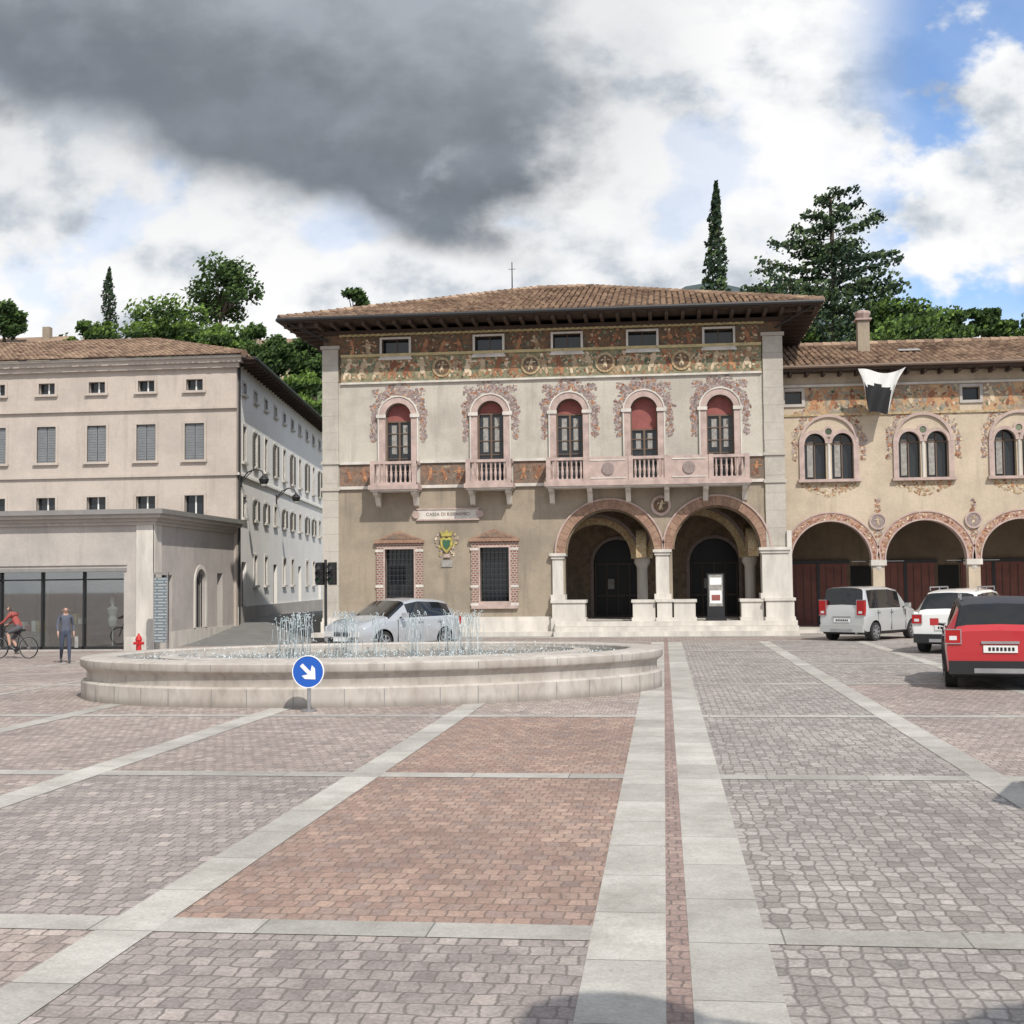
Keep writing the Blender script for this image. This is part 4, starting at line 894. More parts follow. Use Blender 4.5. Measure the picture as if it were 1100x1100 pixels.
for (pa,pb) in ((300,342),(356,390),(397,414),(430,460),(468,520)):
    cxa,cxb=PY(pa,690,24.2)[0]+.10,PY(pb,690,24.2)[0]-.10
    nj=max(1,int((cxb-cxa)/.13))
    for i in range(nj):
        for row in range(3):
            x=cxa+(cxb-cxa)*(i+.5)/nj+U(-.015,.015); y=24.2+(row-1)*.28+(x-fx)*math.tan(frot)*.5
            h=U(.66,.82)
            for dr_ in (-1,1):
                prev=None; sx_=dr_*U(.04,.075); sy_=U(-.04,.04); ns=9
                for q in range(ns+1):
                    tt=q/ns; p=Vector((x+sx_*tt*2,y+sy_*tt*2,.58+4*h*tt*(1-tt)))
                    if prev is not None and (q<6 or R()<.35):
                        r_=.0042+.003*tt; a.cyl(prev,p,r_,r_,4,m_jet)
                    if tt>.2:
                        for _ in range(2):
                            if R()<.75: drop(p+Vector((U(-.04,.04),U(-.05,.05),U(-.06,.04))),U(.006,.016))
                    prev=p
for i in range(2200):
    an=U(0,2*pi); rr_=math.sqrt(R()); x,y=ell(0,an); x=fx+(x-fx)*rr_*.84; y=fy+(y-fy)*rr_*.84
    drop((x,y,.61+abs(random.gauss(0,.05))),U(.007,.018))
a.obj('water_jets',fo,norm=False)
# ------------------------------------------------------------ keep-right sign
_d=ray(332,757); _t=-CAMZ/_d.z; sx=_d.x*_t*.945; sy=_d.y*_t*.945
sg=empty('traffic_sign',(sx,sy,0)); a=MB(); zc=.60; r=.245
a.cyl((sx,sy,0),(sx,sy,.7),.03,.03,10,m_metal); a.cyl((sx,sy,0),(sx,sy,.03),.12,.12,14,m_metal)
a.cyl((sx,sy-.035,zc),(sx,sy-.055,zc),r-.012,r-.012,36,m_blue); a.ring(sx,zc,r-.014,r,sy-.06,sy-.03,m_whitep,n=40,a1=2*pi)
yy_=sy-.056
def rot2(p,an): return (sx+p[0]*math.cos(an)-p[1]*math.sin(an), zc+p[0]*math.sin(an)+p[1]*math.cos(an))
k_=.85
arrow=[(-.17,-.035),(.03,-.035),(-.03,-.13),(.05,-.13),(.19,0),(.05,.13),(-.03,.13),(.03,.035),(-.17,.035)]
pts=[rot2((p[0]*k_,p[1]*k_),math.radians(-45)) for p in arrow]
def tri(idx): a.prism([pts[i] for i in idx],yy_-.003,yy_,m_whitep)
tri([0,1,7,8]); tri([1,4,7]); tri([1,2,3,4]); tri([4,5,6,7])
a.obj('disc_and_post',sg)
# ------------------------------------------------------------ cars
def carpaint(name,c,metal=.0):
    m,t,b=base(name,.28,metal,.5); b.inputs['Base Color'].default_value=(*c,1); b.inputs['Coat Weight'].default_value=.8; b.inputs['Coat Roughness'].default_value=.05; return m
m_cg,t,b=base('car_glass',.04,0,.6); b.inputs['Base Color'].default_value=(.012,.014,.016,1)
m_tail=plain('tail_lamp',(.35,.01,.01),.2); m_lamp=plain('head_lamp',(.6,.6,.6),.15)
m_plate=plain('number_plate',(.7,.7,.68),.5,var=.03)
def car(name,loc,head,paint,roof,st,Wd,wheel=.33,wb=(1.28,-1.25),rails=False,clad=True,tall=False):
    e=empty(name,loc,head)
    a=MB(); vs=[]
    for (x,zl,zb,zt,wf,rf,fl) in st:
        w=Wd/2*wf; wr=Wd/2*rf; zm=zl+(zb-zl)*.55
        half=[(0,zl),(w*.86,zl),(w*.97,zl+.10),(w,zm),(w*.985,zb-.06),(w*.94,zb),(wr+.015,zt-.09),(wr-.03,zt-.03),(wr*.72,zt),(0,zt+.015)]
        ringp=half+[(-y,z) for y,z in half[-2:0:-1]]
        ring_n=len(ringp); vs+=[(x,y,z) for y,z in ringp]
    def face(i,j,m):
        n=ring_n; a.f.append([i*n+j,i*n+(j+1)%n,(i+1)*n+(j+1)%n,(i+1)*n+j]); a.m.append(a.mi(m))
    a.v=[Vector(v) for v in vs]
    for i in range(len(st)-1):
        fl=st[i][6]
        for j in range(ring_n):
            jj=j if j<9 else ring_n-1-j
            m=paint
            if jj<=1: m=m_black
            if 's' in fl and jj==5: m=m_cg
            if 'w' in fl and jj>=6: m=m_cg
            if 'w' in fl and jj==5: m=paint
            if 'r' in fl and jj>=6: m=roof
            if 'p' in fl and jj==5: m=m_black
            face(i,j,m)
    a.f.append(list(range(ring_n))); a.m.append(a.mi(paint)); k=(len(st)-1)*ring_n; a.f.append([k+q for q in range(ring_n)][::-1]); a.m.append(a.mi(paint))
    body=a.obj('body',None)
    c=MB()
    for wx in wb:
        for s in (-1,1): c.cyl((wx,s*(Wd/2-.24),wheel),(wx,s*(Wd/2+.2),wheel),wheel+.055,wheel+.055,28,m_black)
    boolean(body,c.obj('cut'))
    for p in body.data.polygons: p.use_smooth=True
    body.data.set_sharp_from_angle(angle=math.radians(40)); parent(body,e,True)
    bv=body.modifiers.new('soft_edges','BEVEL'); bv.width=.018; bv.segments=2; bv.limit_method='ANGLE'; bv.angle_limit=math.radians(25)
    for n_,wx in enumerate(wb):
        for s in (-1,1):
            g=MB(); yo=s*(Wd/2-.01); yi=s*(Wd/2-.21)
            g.cyl((wx,yi,wheel),(wx,yo,wheel),wheel,wheel*.98,28,m_rub); g.cyl((wx,yo,wheel),(wx,yo+s*.004,wheel),wheel*.7,wheel*.68,24,m_black)
            g.cyl((wx,yo,wheel),(wx,yo+s*.02,wheel),.06,.05,12,m_metal)
            for q in range(7):
                an=2*pi*q/7; dx,dz=math.cos(an),math.sin(an); px_,pz_=-dz*.03,dx*.03
                r0,r1_=.04,wheel*.66; y1=yo+s*.012
                g.add([(wx+dx*r0+px_,y1,wheel+dz*r0+pz_),(wx+dx*r0-px_,y1,wheel+dz*r0-pz_),(wx+dx*r1_-px_,y1,wheel+dz*r1_-pz_),(wx+dx*r1_+px_,y1,wheel+dz*r1_+pz_)],[(0,1,2,3)],m_metal)
            g.X=Matrix.Translation((wx,0,0))
            g.ring(0,wheel,wheel*.64,wheel*.70,min(yo,yo+s*.015),max(yo,yo+s*.015),m_metal,n=28,a1=2*pi); g.obj('wheel',e,True)
    d=MB(); W2=Wd/2
    xr=st[-1][0]; zt=st[-1][2]; rw=W2*st[-1][4]
    for s in (-1,1):
        y0,y1=sorted((s*(rw-.22),s*(rw+.02)))
        z0_,z1_=((zt-.16) if not tall else zt-.1,zt+.06 if not tall else zt+.35)
        d.box(xr-.025,xr+.12,y0,y1,z0_,z1_,m_tail); d.box(xr-.028,xr+.1,y0-.015,y1+.012,z0_-.015,z0_,m_metal); d.box(xr-.028,xr+.1,y0-.015,y1+.012,z1_,z1_+.015,m_metal); d.box(xr-.028,xr,min(s*(rw-.235),s*(rw-.22)),max(s*(rw-.235),s*(rw-.22)),z0_,z1_,m_metal)
        d.box(xr-.03,xr-.026,y0+.06,y1-.06,z0_+.05,z0_+.12,m_lamp)
        xf=st[0][0]; fw=W2*st[0][4]; y0,y1=sorted((s*(fw-.36),s*(fw+.02))); d.box(xf-.16,xf+.02,y0,y1,st[0][2]-.14,st[0][2]+.0,m_lamp)
        d.cyl((.62,s*(W2-.04),st[3][2]+.03),(.60,s*(W2+.13),st[3][2]+.07),.02,.02,6,m_black)
        y0,y1=sorted((s*(W2+.06),s*(W2+.22))); d.box(.54,.66,y0,y1,st[3][2]+.03,st[3][2]+.16,paint)
        for hx in (-.25,-1.05): d.box(hx,hx+.18,s*(W2*.985),s*(W2*.985+.03),st[4][2]-.14,st[4][2]-.11,m_metal)
        for hx in (.72,-.18,-1.0): d.box(hx,hx+.012,s*(W2*.97),s*(W2*1.002),.32,st[4][2]-.05,m_black)
        if clad:
            d.box(-.85,.85,s*(W2-.03),s*(W2+.015),.2,.34,m_black)
            for wx in wb:
                d.ring(wx,wheel,wheel+.045,wheel+.10,*sorted((s*(W2-.06),s*(W2+.012))),m_black,n=20,a0=-.1,a1=pi+.1)
        if rails:
            d.cyl((.15,s*(W2*.66),st[5][3]+.05),(-1.4,s*(W2*.66),st[5][3]+.05),.018,.018,6,m_metal)
            for q in (.15,-.6,-1.4): d.cyl((q,s*(W2*.66),st[5][3]-.04),(q,s*(W2*.66),st[5][3]+.05),.015,.015,6,m_metal)
    d.box(xr-.06,xr+.05,-rw+.02,rw-.02,.28,.50,m_black if clad else paint); d.box(xr-.02,xr+.005,-.27,.27,zt-.32,zt-.20,m_plate); d.box(xr-.03,xr+.0,-.3,.3,zt-.17,zt-.13,m_metal)
    d.box(xr-.065,xr-.06,-rw*.5,rw*.5,.30,.38,m_metal)
    for q in range(7): d.box(xr-.024,xr-.0205,-.22+q*.062,-.18+q*.062,zt-.29,zt-.23,m_black)
    xf=st[0][0]; d.box(xf-.05,xf+.03,-W2*.55,W2*.55,.28,.45,m_black); d.box(xf-.05,xf+.035,-.27,.27,.36,.47,m_plate); d.box(xf-.03,xf+.02,-W2*.4,W2*.4,.5,.6,m_black)
    d.cyl((xr-.04,-.5,.26),(xr+.12,-.5,.26),.035,.035,10,m_metal)
    d.cyl((st[-3][0]-.02,0,st[-3][2]+.06),(st[-3][0]-.0,.42,st[-3][2]+.2),.012,.008,5,m_black)
    d.obj('lamps_trim_mirrors',e,True); return e
mini=[(2.05,.30,.62,.66,.72,.62,''),(1.95,.22,.74,.80,.88,.74,''),(1.55,.20,.90,.97,.97,.80,''),(.98,.20,.98,1.06,1.0,.80,'w'),(.42,.20,1.02,1.50,1.0,.74,'sr'),(-.22,.20,1.03,1.56,1.0,.75,'rp'),(-.32,.20,1.03,1.56,1.0,.75,'sr'),(-1.15,.20,1.04,1.54,1.0,.74,'rp'),(-1.23,.20,1.04,1.53,1.0,.74,'sr'),(-1.66,.20,1.05,1.49,.99,.72,'r'),(-1.82,.20,1.05,1.45,.98,.70,'w'),(-1.94,.22,1.03,1.10,.97,.80,''),(-2.04,.28,.96,1.00,.95,.80,'')]
car('parked_car',(5.98,24.75,0),math.radians(79),carpaint('paint_red',(.42,.02,.025)),m_black,mini,1.79,.34,(1.3,-1.28),rails=True)
suv=[(2.15,.32,.66,.70,.72,.62,''),(2.05,.24,.80,.86,.90,.76,''),(1.6,.22,.96,1.02,.98,.82,''),(1.0,.22,1.02,1.10,1.0,.80,'w'),(.35,.22,1.04,1.56,1.0,.70,'sr'),(-.25,.22,1.05,1.62,1.0,.71,'rp'),(-.35,.22,1.05,1.62,1.0,.71,'sr'),(-1.15,.22,1.07,1.60,1.0,.70,'rp'),(-1.25,.22,1.08,1.59,1.0,.70,'sr'),(-1.6,.22,1.10,1.56,.99,.67,'r'),(-1.75,.22,1.10,1.52,.98,.66,'w'),(-2.1,.24,1.06,1.12,.95,.76,''),(-2.18,.3,.92,.98,.90,.76,'')]
pw=carpaint('paint_white',(.72,.72,.70)); car('parked_car',(8.0,35.6,0),math.radians(62),pw,pw,suv,1.82,.34,(1.35,-1.35),rails=True)
van=[(1.75,.28,.66,.72,.75,.66,''),(1.68,.22,.80,.90,.90,.8,''),(1.35,.20,.92,1.02,.98,.85,''),(1.0,.20,.98,1.10,1.0,.86,'w'),(.48,.20,1.0,1.58,1.0,.78,'s'),(-.12,.20,1.0,1.66,1.0,.79,'p'),(-.22,.20,1.0,1.66,1.0,.79,'s'),(-.85,.20,1.0,1.66,1.0,.79,'p'),(-.95,.20,1.0,1.66,1.0,.79,'s'),(-1.45,.20,1.0,1.64,.99,.78,''),(-1.6,.20,1.0,1.62,.98,.77,'w'),(-1.72,.22,.98,1.10,.96,.84,''),(-1.78,.28,.90,.96,.93,.82,'')]
ps=carpaint('paint_silver',(.50,.51,.50),.35); car('parked_car',(6.5,42.4,0),math.radians(52),ps,ps,van,1.62,.29,(1.15,-1.15),clad=False,tall=True)
hat=[(2.0,.28,.62,.66,.72,.62,''),(1.9,.20,.74,.80,.88,.74,''),(1.5,.18,.88,.94,.96,.8,''),(.95,.18,.93,1.01,1.0,.80,'w'),(.25,.18,.95,1.40,1.0,.70,'s'),(-.25,.18,.96,1.47,1.0,.71,'p'),(-.33,.18,.96,1.47,1.0,.71,'s'),(-1.1,.18,.97,1.44,1.0,.70,'s'),(-1.5,.18,.98,1.38,.99,.69,'w'),(-1.8,.2,.97,1.04,.96,.78,''),(-1.9,.26,.88,.92,.90,.76,'')]
pg=carpaint('paint_silver_grey',(.42,.435,.45),.3); car('parked_car',(-7.45,35.6,gz(-7.45,35.6)+.03),math.radians(238),pg,pg,hat,1.74,.31,(1.25,-1.2),clad=False)
# ------------------------------------------------------------ street furniture
tx,ty=-10.8,41.0; tl=empty('traffic_light',(tx,ty,gz(tx,ty))); a=MB(); g0=gz(tx,ty)
a.cyl((tx,ty,g0),(tx,ty,2.7),.05,.045,10,m_iron)
for xx in (tx-.2,tx+.2):
    z1=PY(352,605,ty)[1]; a.box(xx-.11,xx+.11,ty-.12,ty+.1,z1-.66,z1,m_black); a.box(xx-.14,xx+.14,ty+.1,ty+.12,z1-.7,z1+.03,m_black); a.cyl((xx,ty,z1-.4),(tx,ty,z1-.4),.02,.02,6,m_iron)
    for k,mm in enumerate((m_shut,m_black,m_crg)):
        zz=z1-.12-.21*k; a.cyl((xx,ty-.13,zz),(xx,ty-.121,zz),.075,.075,16,mm); a.ring(xx,zz,.08,.095,ty-.24,ty-.121,m_black,n=14,a0=-.3,a1=pi+.3)
a.obj('signal_heads',tl)
ix,iy=PY(173,640,42.6)[0],42.6; g0=gz(ix,iy); it=empty('information_sign',(ix,iy,g0)); a=MB()
m_ip=brickmat('sign_text_panel',(.40,.41,.40),(.30,.33,.34),(.14,.17,.19),.5,.10,.03)
a.box(ix-.22,ix+.22,iy-.04,iy+.04,g0+.35,g0+2.55,m_ip)
for s in (-1,1): a.box(ix+s*.22,ix+s*.26,iy-.06,iy+.06,g0,g0+2.65,m_metal)
a.box(ix-.26,ix+.26,iy-.05,iy+.05,g0+2.65,g0+2.73,m_sheet)
a.obj('panel',it)
hx,hy_=PY(149,690,41.5)[0],41.5; g0=gz(hx,hy_); hd=empty('fire_hydrant',(hx,hy_,g0)); a=MB()
a.lathe((hx,hy_,g0),[(.15,0),(.15,.05),(.09,.07),(.085,.45),(.11,.47),(.11,.5),(.09,.58),(.03,.66),(.03,.7)],14,m_red); a.cyl((hx-.17,hy_,g0+.38),(hx+.17,hy_,g0+.38),.05,.05,10,m_red); a.cyl((hx,hy_,g0+.38),(hx,hy_-.16,g0+.38),.06,.06,10,m_red); a.obj('hydrant_body',hd)
bx,_=PY(769,640,46.2); by=46.25; pt=empty('advertising_board',(bx,by,FL)); a=MB()
a.box(bx-.3,bx+.3,by-.05,by+.05,FL+.12,FL+1.65,m_black); a.box(bx-.24,bx+.24,by-.06,by-.051,FL+.5,FL+1.6,m_curt); a.box(bx-.2,bx+.2,by-.065,by-.061,FL+1.25,FL+1.5,m_whitep); a.box(bx-.2,bx+.2,by-.065,by-.061,FL+.6,FL+1.05,m_whitep); a.box(bx-.15,bx+.15,by-.069,by-.066,FL+.7,FL+.9,m_blind)
a.box(bx-.36,bx+.36,by-.25,by+.25,FL,FL+.12,m_black); a.obj('board',pt)
lx,ly=3.1,1.55; sl_=empty('shadow_caster_lamp',(lx,ly,0)); a=MB()  # unseen post with two arms, added only to cast shadows on the foreground paving
a.lathe((lx,ly,0),[(.2,0),(.2,.15),(.1,.3),(.07,1),(.05,5.2)],12,m_iron)
for s in (-1,1):
    a.cyl((lx,ly,5.0),(lx+s*.95,ly,5.5),.03,.03,6,m_iron); a.lathe((lx+s*.95,ly,5.15),[(.42,0),(.36,.1),(.1,.3),(.03,.4)],16,m_iron)
a.obj('shadow_caster_post',sl_)
ux,uy=5.25,9.8; ub=empty('shadow_caster_umbrella',(ux,uy,0)); a=MB(); a.cyl((ux,uy,0),(ux,uy,2.75),.03,.03,8,m_metal); a.lathe((ux,uy,0),[(.35,0),(.35,.08),(.05,.12)],12,m_sheet)  # invented umbrella out of frame, added to throw a shadow in from the right
pr=[(1.5*math.cos(2*pi*i/8),1.5*math.sin(2*pi*i/8)) for i in range(8)]
for i in range(8): p,q=pr[i],pr[(i+1)%8]; a.add([(ux+p[0],uy+p[1],2.2),(ux+q[0],uy+q[1],2.2),(ux,uy,2.75)],[(0,1,2)],m_curt)
a.obj('canopy_and_pole',ub,norm=False)
# ------------------------------------------------------------ people
def figure(J,E,mat_of,par,name='body'):
    names=list(J); idx={n:i for i,n in enumerate(names)}
    me=bpy.data.meshes.new(name); me.from_pydata([J[n][:3] for n in names],[(idx[a],idx[b]) for a,b in E],[])
    o=bpy.data.objects.new(name,me); col.objects.link(o)
    md=o.modifiers.new('s','SKIN'); md.use_smooth_shade=True
    if not me.skin_vertices:
        bpy.context.view_layer.objects.active=o; bpy.ops.mesh.customdata_skin_add()
    for i,n in enumerate(names):
        r=J[n][3]; r2=J[n][4] if len(J[n])>4 else r; me.skin_vertices[0].data[i].radius=(r,r2); me.skin_vertices[0].data[i].use_root=(i==0)
    sm=o.modifiers.new('ss','SUBSURF'); sm.levels=2; sm.render_levels=2
    dg=bpy.context.evaluated_depsgraph_get(); m2=bpy.data.meshes.new_from_object(o.evaluated_get(dg)); bpy.data.objects.remove(o)
    seg_=[(a,b,Vector(J[a][:3]),Vector(J[b][:3])) for a,b in E]
    g=MB(); g.v=[v.co.copy() for v in m2.vertices]
    for p in m2.polygons:
        c=Vector(p.center); best=None
        for a_,b_,A_,B_ in seg_:
            d_=B_-A_; tt=max(0,min(1,(c-A_).dot(d_)/max(1e-9,d_.length_squared))); q=(c-(A_+d_*tt)).length
            if best is None or q<best[0]: best=(q,a_,b_,tt)
        m=mat_of(best[1],best[2],c,best[3]); g.f.append(list(p.vertices)); g.m.append(g.mi(m))
    return g.obj(name,par,True,smooth=80,norm=False)
m_skin=plain('skin',(.45,.27,.20),.6,var=.05); m_hair=plain('dark_hair',(.03,.022,.018),.6); m_jean=plain('blue_jeans',(.05,.06,.09),.9); m_jack=plain('navy_top',(.09,.10,.13),.9); m_shoe=plain('shoe',(.05,.05,.05),.6); m_shirtr=plain('red_shirt',(.30,.07,.06),.9); m_short=plain('grey_shorts',(.10,.10,.11),.9)
def mkfig(leg,arm,top,bot,hair):
    J={}; E=[]
    pel=Vector(leg['pel']); ch=Vector(leg['chest']); nk=Vector(leg['neck']); hd_=Vector(leg['head']); dirh=(hd_-nk).normalized()
    J['pelvis']=(*pel,.15,.115); J['waist']=(*pel.lerp(ch,.45),.13,.10); J['chest']=(*ch,.165,.115); J['collar']=(*ch.lerp(nk,.65),.10,.08); J['neck']=(*nk,.052); J['chin']=(*(nk+dirh*.07),.068); J['head']=(*hd_,.085,.098); J['crown']=(*(hd_+dirh*.07),.065,.075)
    E+=[('pelvis','waist'),('waist','chest'),('chest','collar'),('collar','neck'),('neck','chin'),('chin','head'),('head','crown')]
    J['nose']=(*(hd_+Vector((.105,0,-.02))),.014); E.append(('head','nose'))
    for s,k in ((1,'L'),(-1,'R')):
        h,kn,an,to=leg[k]; J['hip'+k]=(*h,.095); J['knee'+k]=(*kn,.062); J['calf'+k]=(*Vector(kn).lerp(Vector(an),.35),.058); J['ank'+k]=(*an,.04); J['toe'+k]=(*to,.04,.03)
        E+=[('pelvis','hip'+k),('hip'+k,'knee'+k),('knee'+k,'calf'+k),('calf'+k,'ank'+k),('ank'+k,'toe'+k)]
        sh_,el,wr_,ha=arm[k]; J['sho'+k]=(*sh_,.062); J['elb'+k]=(*el,.043); J['wri'+k]=(*wr_,.028); J['pal'+k]=(*ha,.036,.02)
        E+=[('collar','sho'+k),('sho'+k,'elb'+k),('elb'+k,'wri'+k),('wri'+k,'pal'+k)]
        hv=(Vector(ha)-Vector(wr_)).normalized()
        for f in range(5):
            off=Vector((.018*(f-1.7),0,0)) if f<4 else Vector((.035,0,.02)); tip=Vector(ha)+hv*([.075,.085,.08,.065,.03][f])+off
            mid=Vector(ha)+hv*([.035,.04,.038,.03,.01][f])+off*1.1; tip+=Vector((0,-s*.015,0))
            J['f%d%s'%(f,k)]=(*mid,.009); J['g%d%s'%(f,k)]=(*tip,.008); E+=[('pal'+k,'f%d%s'%(f,k)),('f%d%s'%(f,k),'g%d%s'%(f,k))]
    def mo(a_,b_,c,tt):
        if b_=='neck' and tt>.6: return m_skin
        if b_ in ('chin','head','crown','nose'):
            if b_!='nose' and ((c.x<hd_.x-.01 and c.z>hd_.z-.09) or c.z>hd_.z+.065): return hair
            return m_skin
        if b_[:3]=='pal' or b_[0] in 'fg' or (b_[:3]=='wri' and tt>.8): return m_skin
        if b_[:3]=='toe': return m_shoe
        if b_[:3] in ('hip','kne','cal','ank'): return bot if b_[:3] in('hip','kne') or bot is not m_short else m_skin
        if a_=='pelvis' and b_=='waist' and tt<.3: return bot
        return top
    return J,E,mo
px_,py_=-17.7,37.1
J,E,mo=mkfig({'pel':(0,0,.92),'chest':(.02,0,1.28),'neck':(.03,0,1.46),'head':(.05,0,1.58),'L':((0,.09,.88),(.13,.10,.49),(.22,.1,.10),(.36,.1,.045)),'R':((0,-.09,.88),(.0,-.1,.48),(-.24,-.1,.14),(-.12,-.1,.045))},
 {'L':((0,.18,1.37),(-.10,.23,1.12),(-.02,.24,.89),(.01,.24,.83)),'R':((0,-.18,1.37),(.03,-.23,1.11),(.16,-.22,.90),(.19,-.22,.84))},m_jack,m_jean,m_hair)
pe=empty('pedestrian',(px_,py_,gz(px_,py_)),math.radians(-60)); figure(J,E,mo,pe)
def eyes(par,hd_):
    a=MB()
    for s in (-1,1): a.cyl((hd_[0]+.083,s*.032,hd_[2]+.005),(hd_[0]+.092,s*.032,hd_[2]+.005),.011,.009,8,m_iron); a.cyl((hd_[0]-.01,s*.085,hd_[2]-.01),(hd_[0]-.01,s*.10,hd_[2]-.01),.03,.022,8,m_skin)
    a.box(hd_[0]+.075,hd_[0]+.088,-.025,.025,hd_[2]-.062,hd_[2]-.054,m_blind); a.obj('face_details',par,True)
eyes(pe,(.05,0,1.58))
a=MB(); a.box(-.14,.02,.26,.36,.45,.78,m_curt); a.cyl((-.06,.27,.78),(.0,.25,.86),.008,.008,5,m_curt); a.obj('shopping_bag',pe,True)
cx_,cy_=-20.6,39.6; ce=empty('cyclist',(cx_,cy_,gz(cx_,cy_)),math.radians(172))
J,E,mo=mkfig({'pel':(-.22,0,.98),'chest':(.02,0,1.32),'neck':(.12,0,1.47),'head':(.18,0,1.58),'L':((-.2,.09,.96),(.16,.11,.82),(.08,.11,.42),(.2,.11,.36)),'R':((-.2,-.09,.96),(.14,-.11,.62),(-.06,-.11,.26),(.06,-.11,.2))},
 {'L':((.04,.18,1.40),(.22,.23,1.18),(.42,.24,1.07),(.47,.24,1.05)),'R':((.04,-.18,1.40),(.22,-.23,1.18),(.42,-.24,1.07),(.47,-.24,1.05))},m_shirtr,m_short,m_hair)
figure(J,E,mo,ce); eyes(ce,(.18,0,1.58))
be=empty('bicycle',(cx_,cy_,gz(cx_,cy_)),math.radians(172)); a=MB()
for wx in (-.53,.55):
    a.ring(wx,.34,.315,.34,-.018,.018,m_rub,n=32,a1=2*pi); a.ring(wx,.34,.30,.315,-.012,.012,m_metal,n=32,a1=2*pi); a.cyl((wx,-.05,.34),(wx,.05,.34),.025,.025,8,m_metal)
    for q in range(14): an=2*pi*q/14; a.cyl((wx,0,.34),(wx+.3*math.cos(an),0,.34+.3*math.sin(an)),.003,.003,4,m_metal)
fr=[((-.53,0,.34),(-.08,0,.30)),((-.08,0,.30),(-.22,0,.86)),((-.53,0,.34),(-.2,0,.78)),((-.2,0,.78),(.36,0,.86)),((-.08,0,.30),(.38,0,.76)),((.34,0,.98),(.40,0,.72)),((.40,0,.72),(.55,0,.34)),((.34,0,.98),(.36,0,1.04))]
for p,q in fr: a.cyl(p,q,.017,.017,8,m_black)
a.cyl((.4,-.28,1.03),(.4,.28,1.03),.013,.013,6,m_black); a.cyl((.4,-.28,1.03),(.5,-.28,1.02),.016,.016,6,m_black); a.cyl((.4,.28,1.03),(.5,.28,1.02),.016,.016,6,m_black)
a.prism([(-.36,.86),(-.08,.88),(-.06,.91),(-.36,.93)],-.07,.07,m_black); a.cyl((-.08,-.03,.3),(-.08,.03,.3),.09,.09,14,m_black)
a.cyl((-.08,.06,.3),(.08,.08,.38),.012,.012,6,m_metal); a.cyl((-.08,-.06,.3),(-.02,-.08,.16),.012,.012,6,m_metal)
a.box(.02,.14,.06,.17,.33,.36,m_black); a.box(-.08,.04,-.17,-.06,.15,.18,m_black)
a.obj('frame_and_wheels',be,True)
# ------------------------------------------------------------ hill, mountain, trees
def hz(x,y):
    h=26*sst((y-84)/46)*(1-.25*sst((x+5)/30))+max(0,y-130)*.05
    return h+1.6*math.sin(x*.07+y*.05)+1.0*math.sin(x*.19-y*.11)-1.5
m_hill=plain('hillside_grass',(.065,.10,.035),.95,var=.4,scale=.15)
sheet('hill',lin(-170,170,5),lin(80,330,5),0,m_hill,zf=hz)
m_mt=plain('distant_forest',(.05,.075,.075),.95,var=.3,scale=.02)
def mz(x,y): return (160+9*math.sin(x*.02)+4*math.sin(x*.07))*math.exp(-((x-20)/190)**2)*sst((y-450)/300)+8
sheet('mountain',lin(-900,900,15),lin(400,1300,30),-5,m_mt,zf=mz)
m_bark=plain('bark',(.09,.07,.055),.95,var=.3,scale=6)
def leaves(mb,p,s,m):
    a_=Vector((random.gauss(0,1),random.gauss(0,1),random.gauss(0,1))).normalized(); b_=a_.orthogonal().normalized(); c_=a_.cross(b_); p=Vector(p)
    mb.add([p-b_*s,p-c_*s*.55,p+b_*s,p+c_*s*.55],[(0,1,2,3)],m)
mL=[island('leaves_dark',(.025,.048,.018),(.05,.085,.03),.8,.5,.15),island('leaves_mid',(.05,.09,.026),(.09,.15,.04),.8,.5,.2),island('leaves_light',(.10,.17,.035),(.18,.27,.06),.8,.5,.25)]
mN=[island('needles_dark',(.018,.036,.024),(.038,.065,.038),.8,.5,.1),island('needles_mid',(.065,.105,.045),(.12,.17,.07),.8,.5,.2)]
def trunk(mb,x,y,z0,z1,r):
    n=5; prev=Vector((x,y,z0))
    for i in range(n):
        q=Vector((x+U(-.1,.1)*i*.3,y+U(-.1,.1)*i*.3,z0+(z1-z0)*(i+1)/n)); mb.cyl(prev,q,r*(1-i/n*.8),r*(1-(i+1)/n*.8),8,m_bark); prev=q
def cypress(px,py0,Y,wpx,zb,n=5200):
    x,zt=PY(px,py0,Y); a=MB(); w_=wpx/FP*Y/2; tr_=empty('cypress_tree',(x,Y,zb)); trunk(a,x,Y,zb,zt-1,.25); a.obj('trunk_and_limbs',tr_)
    a=MB(); H=zt-zb
    for i in range(n):
        t_=R()**.85; an=U(0,2*pi); prof=min(1,(1-t_)*3.2)**.8*(.55+.45*min(1,t_*6)); r_=w_*prof*math.sqrt(U(.25,1.0))
        k=1+.25*math.sin(an*3+t_*40)+.18*math.sin(an*5-t_*70)+.15*math.sin(t_*55); r_*=k
        p=(x+r_*math.cos(an)+.15*math.sin(t_*6),Y+r_*math.sin(an),zb+t_*H+U(0,.3))
        leaves(a,p,U(.09,.2),mN[0] if R()<.7 else mN[1])
    a.obj('foliage',tr_,norm=False)
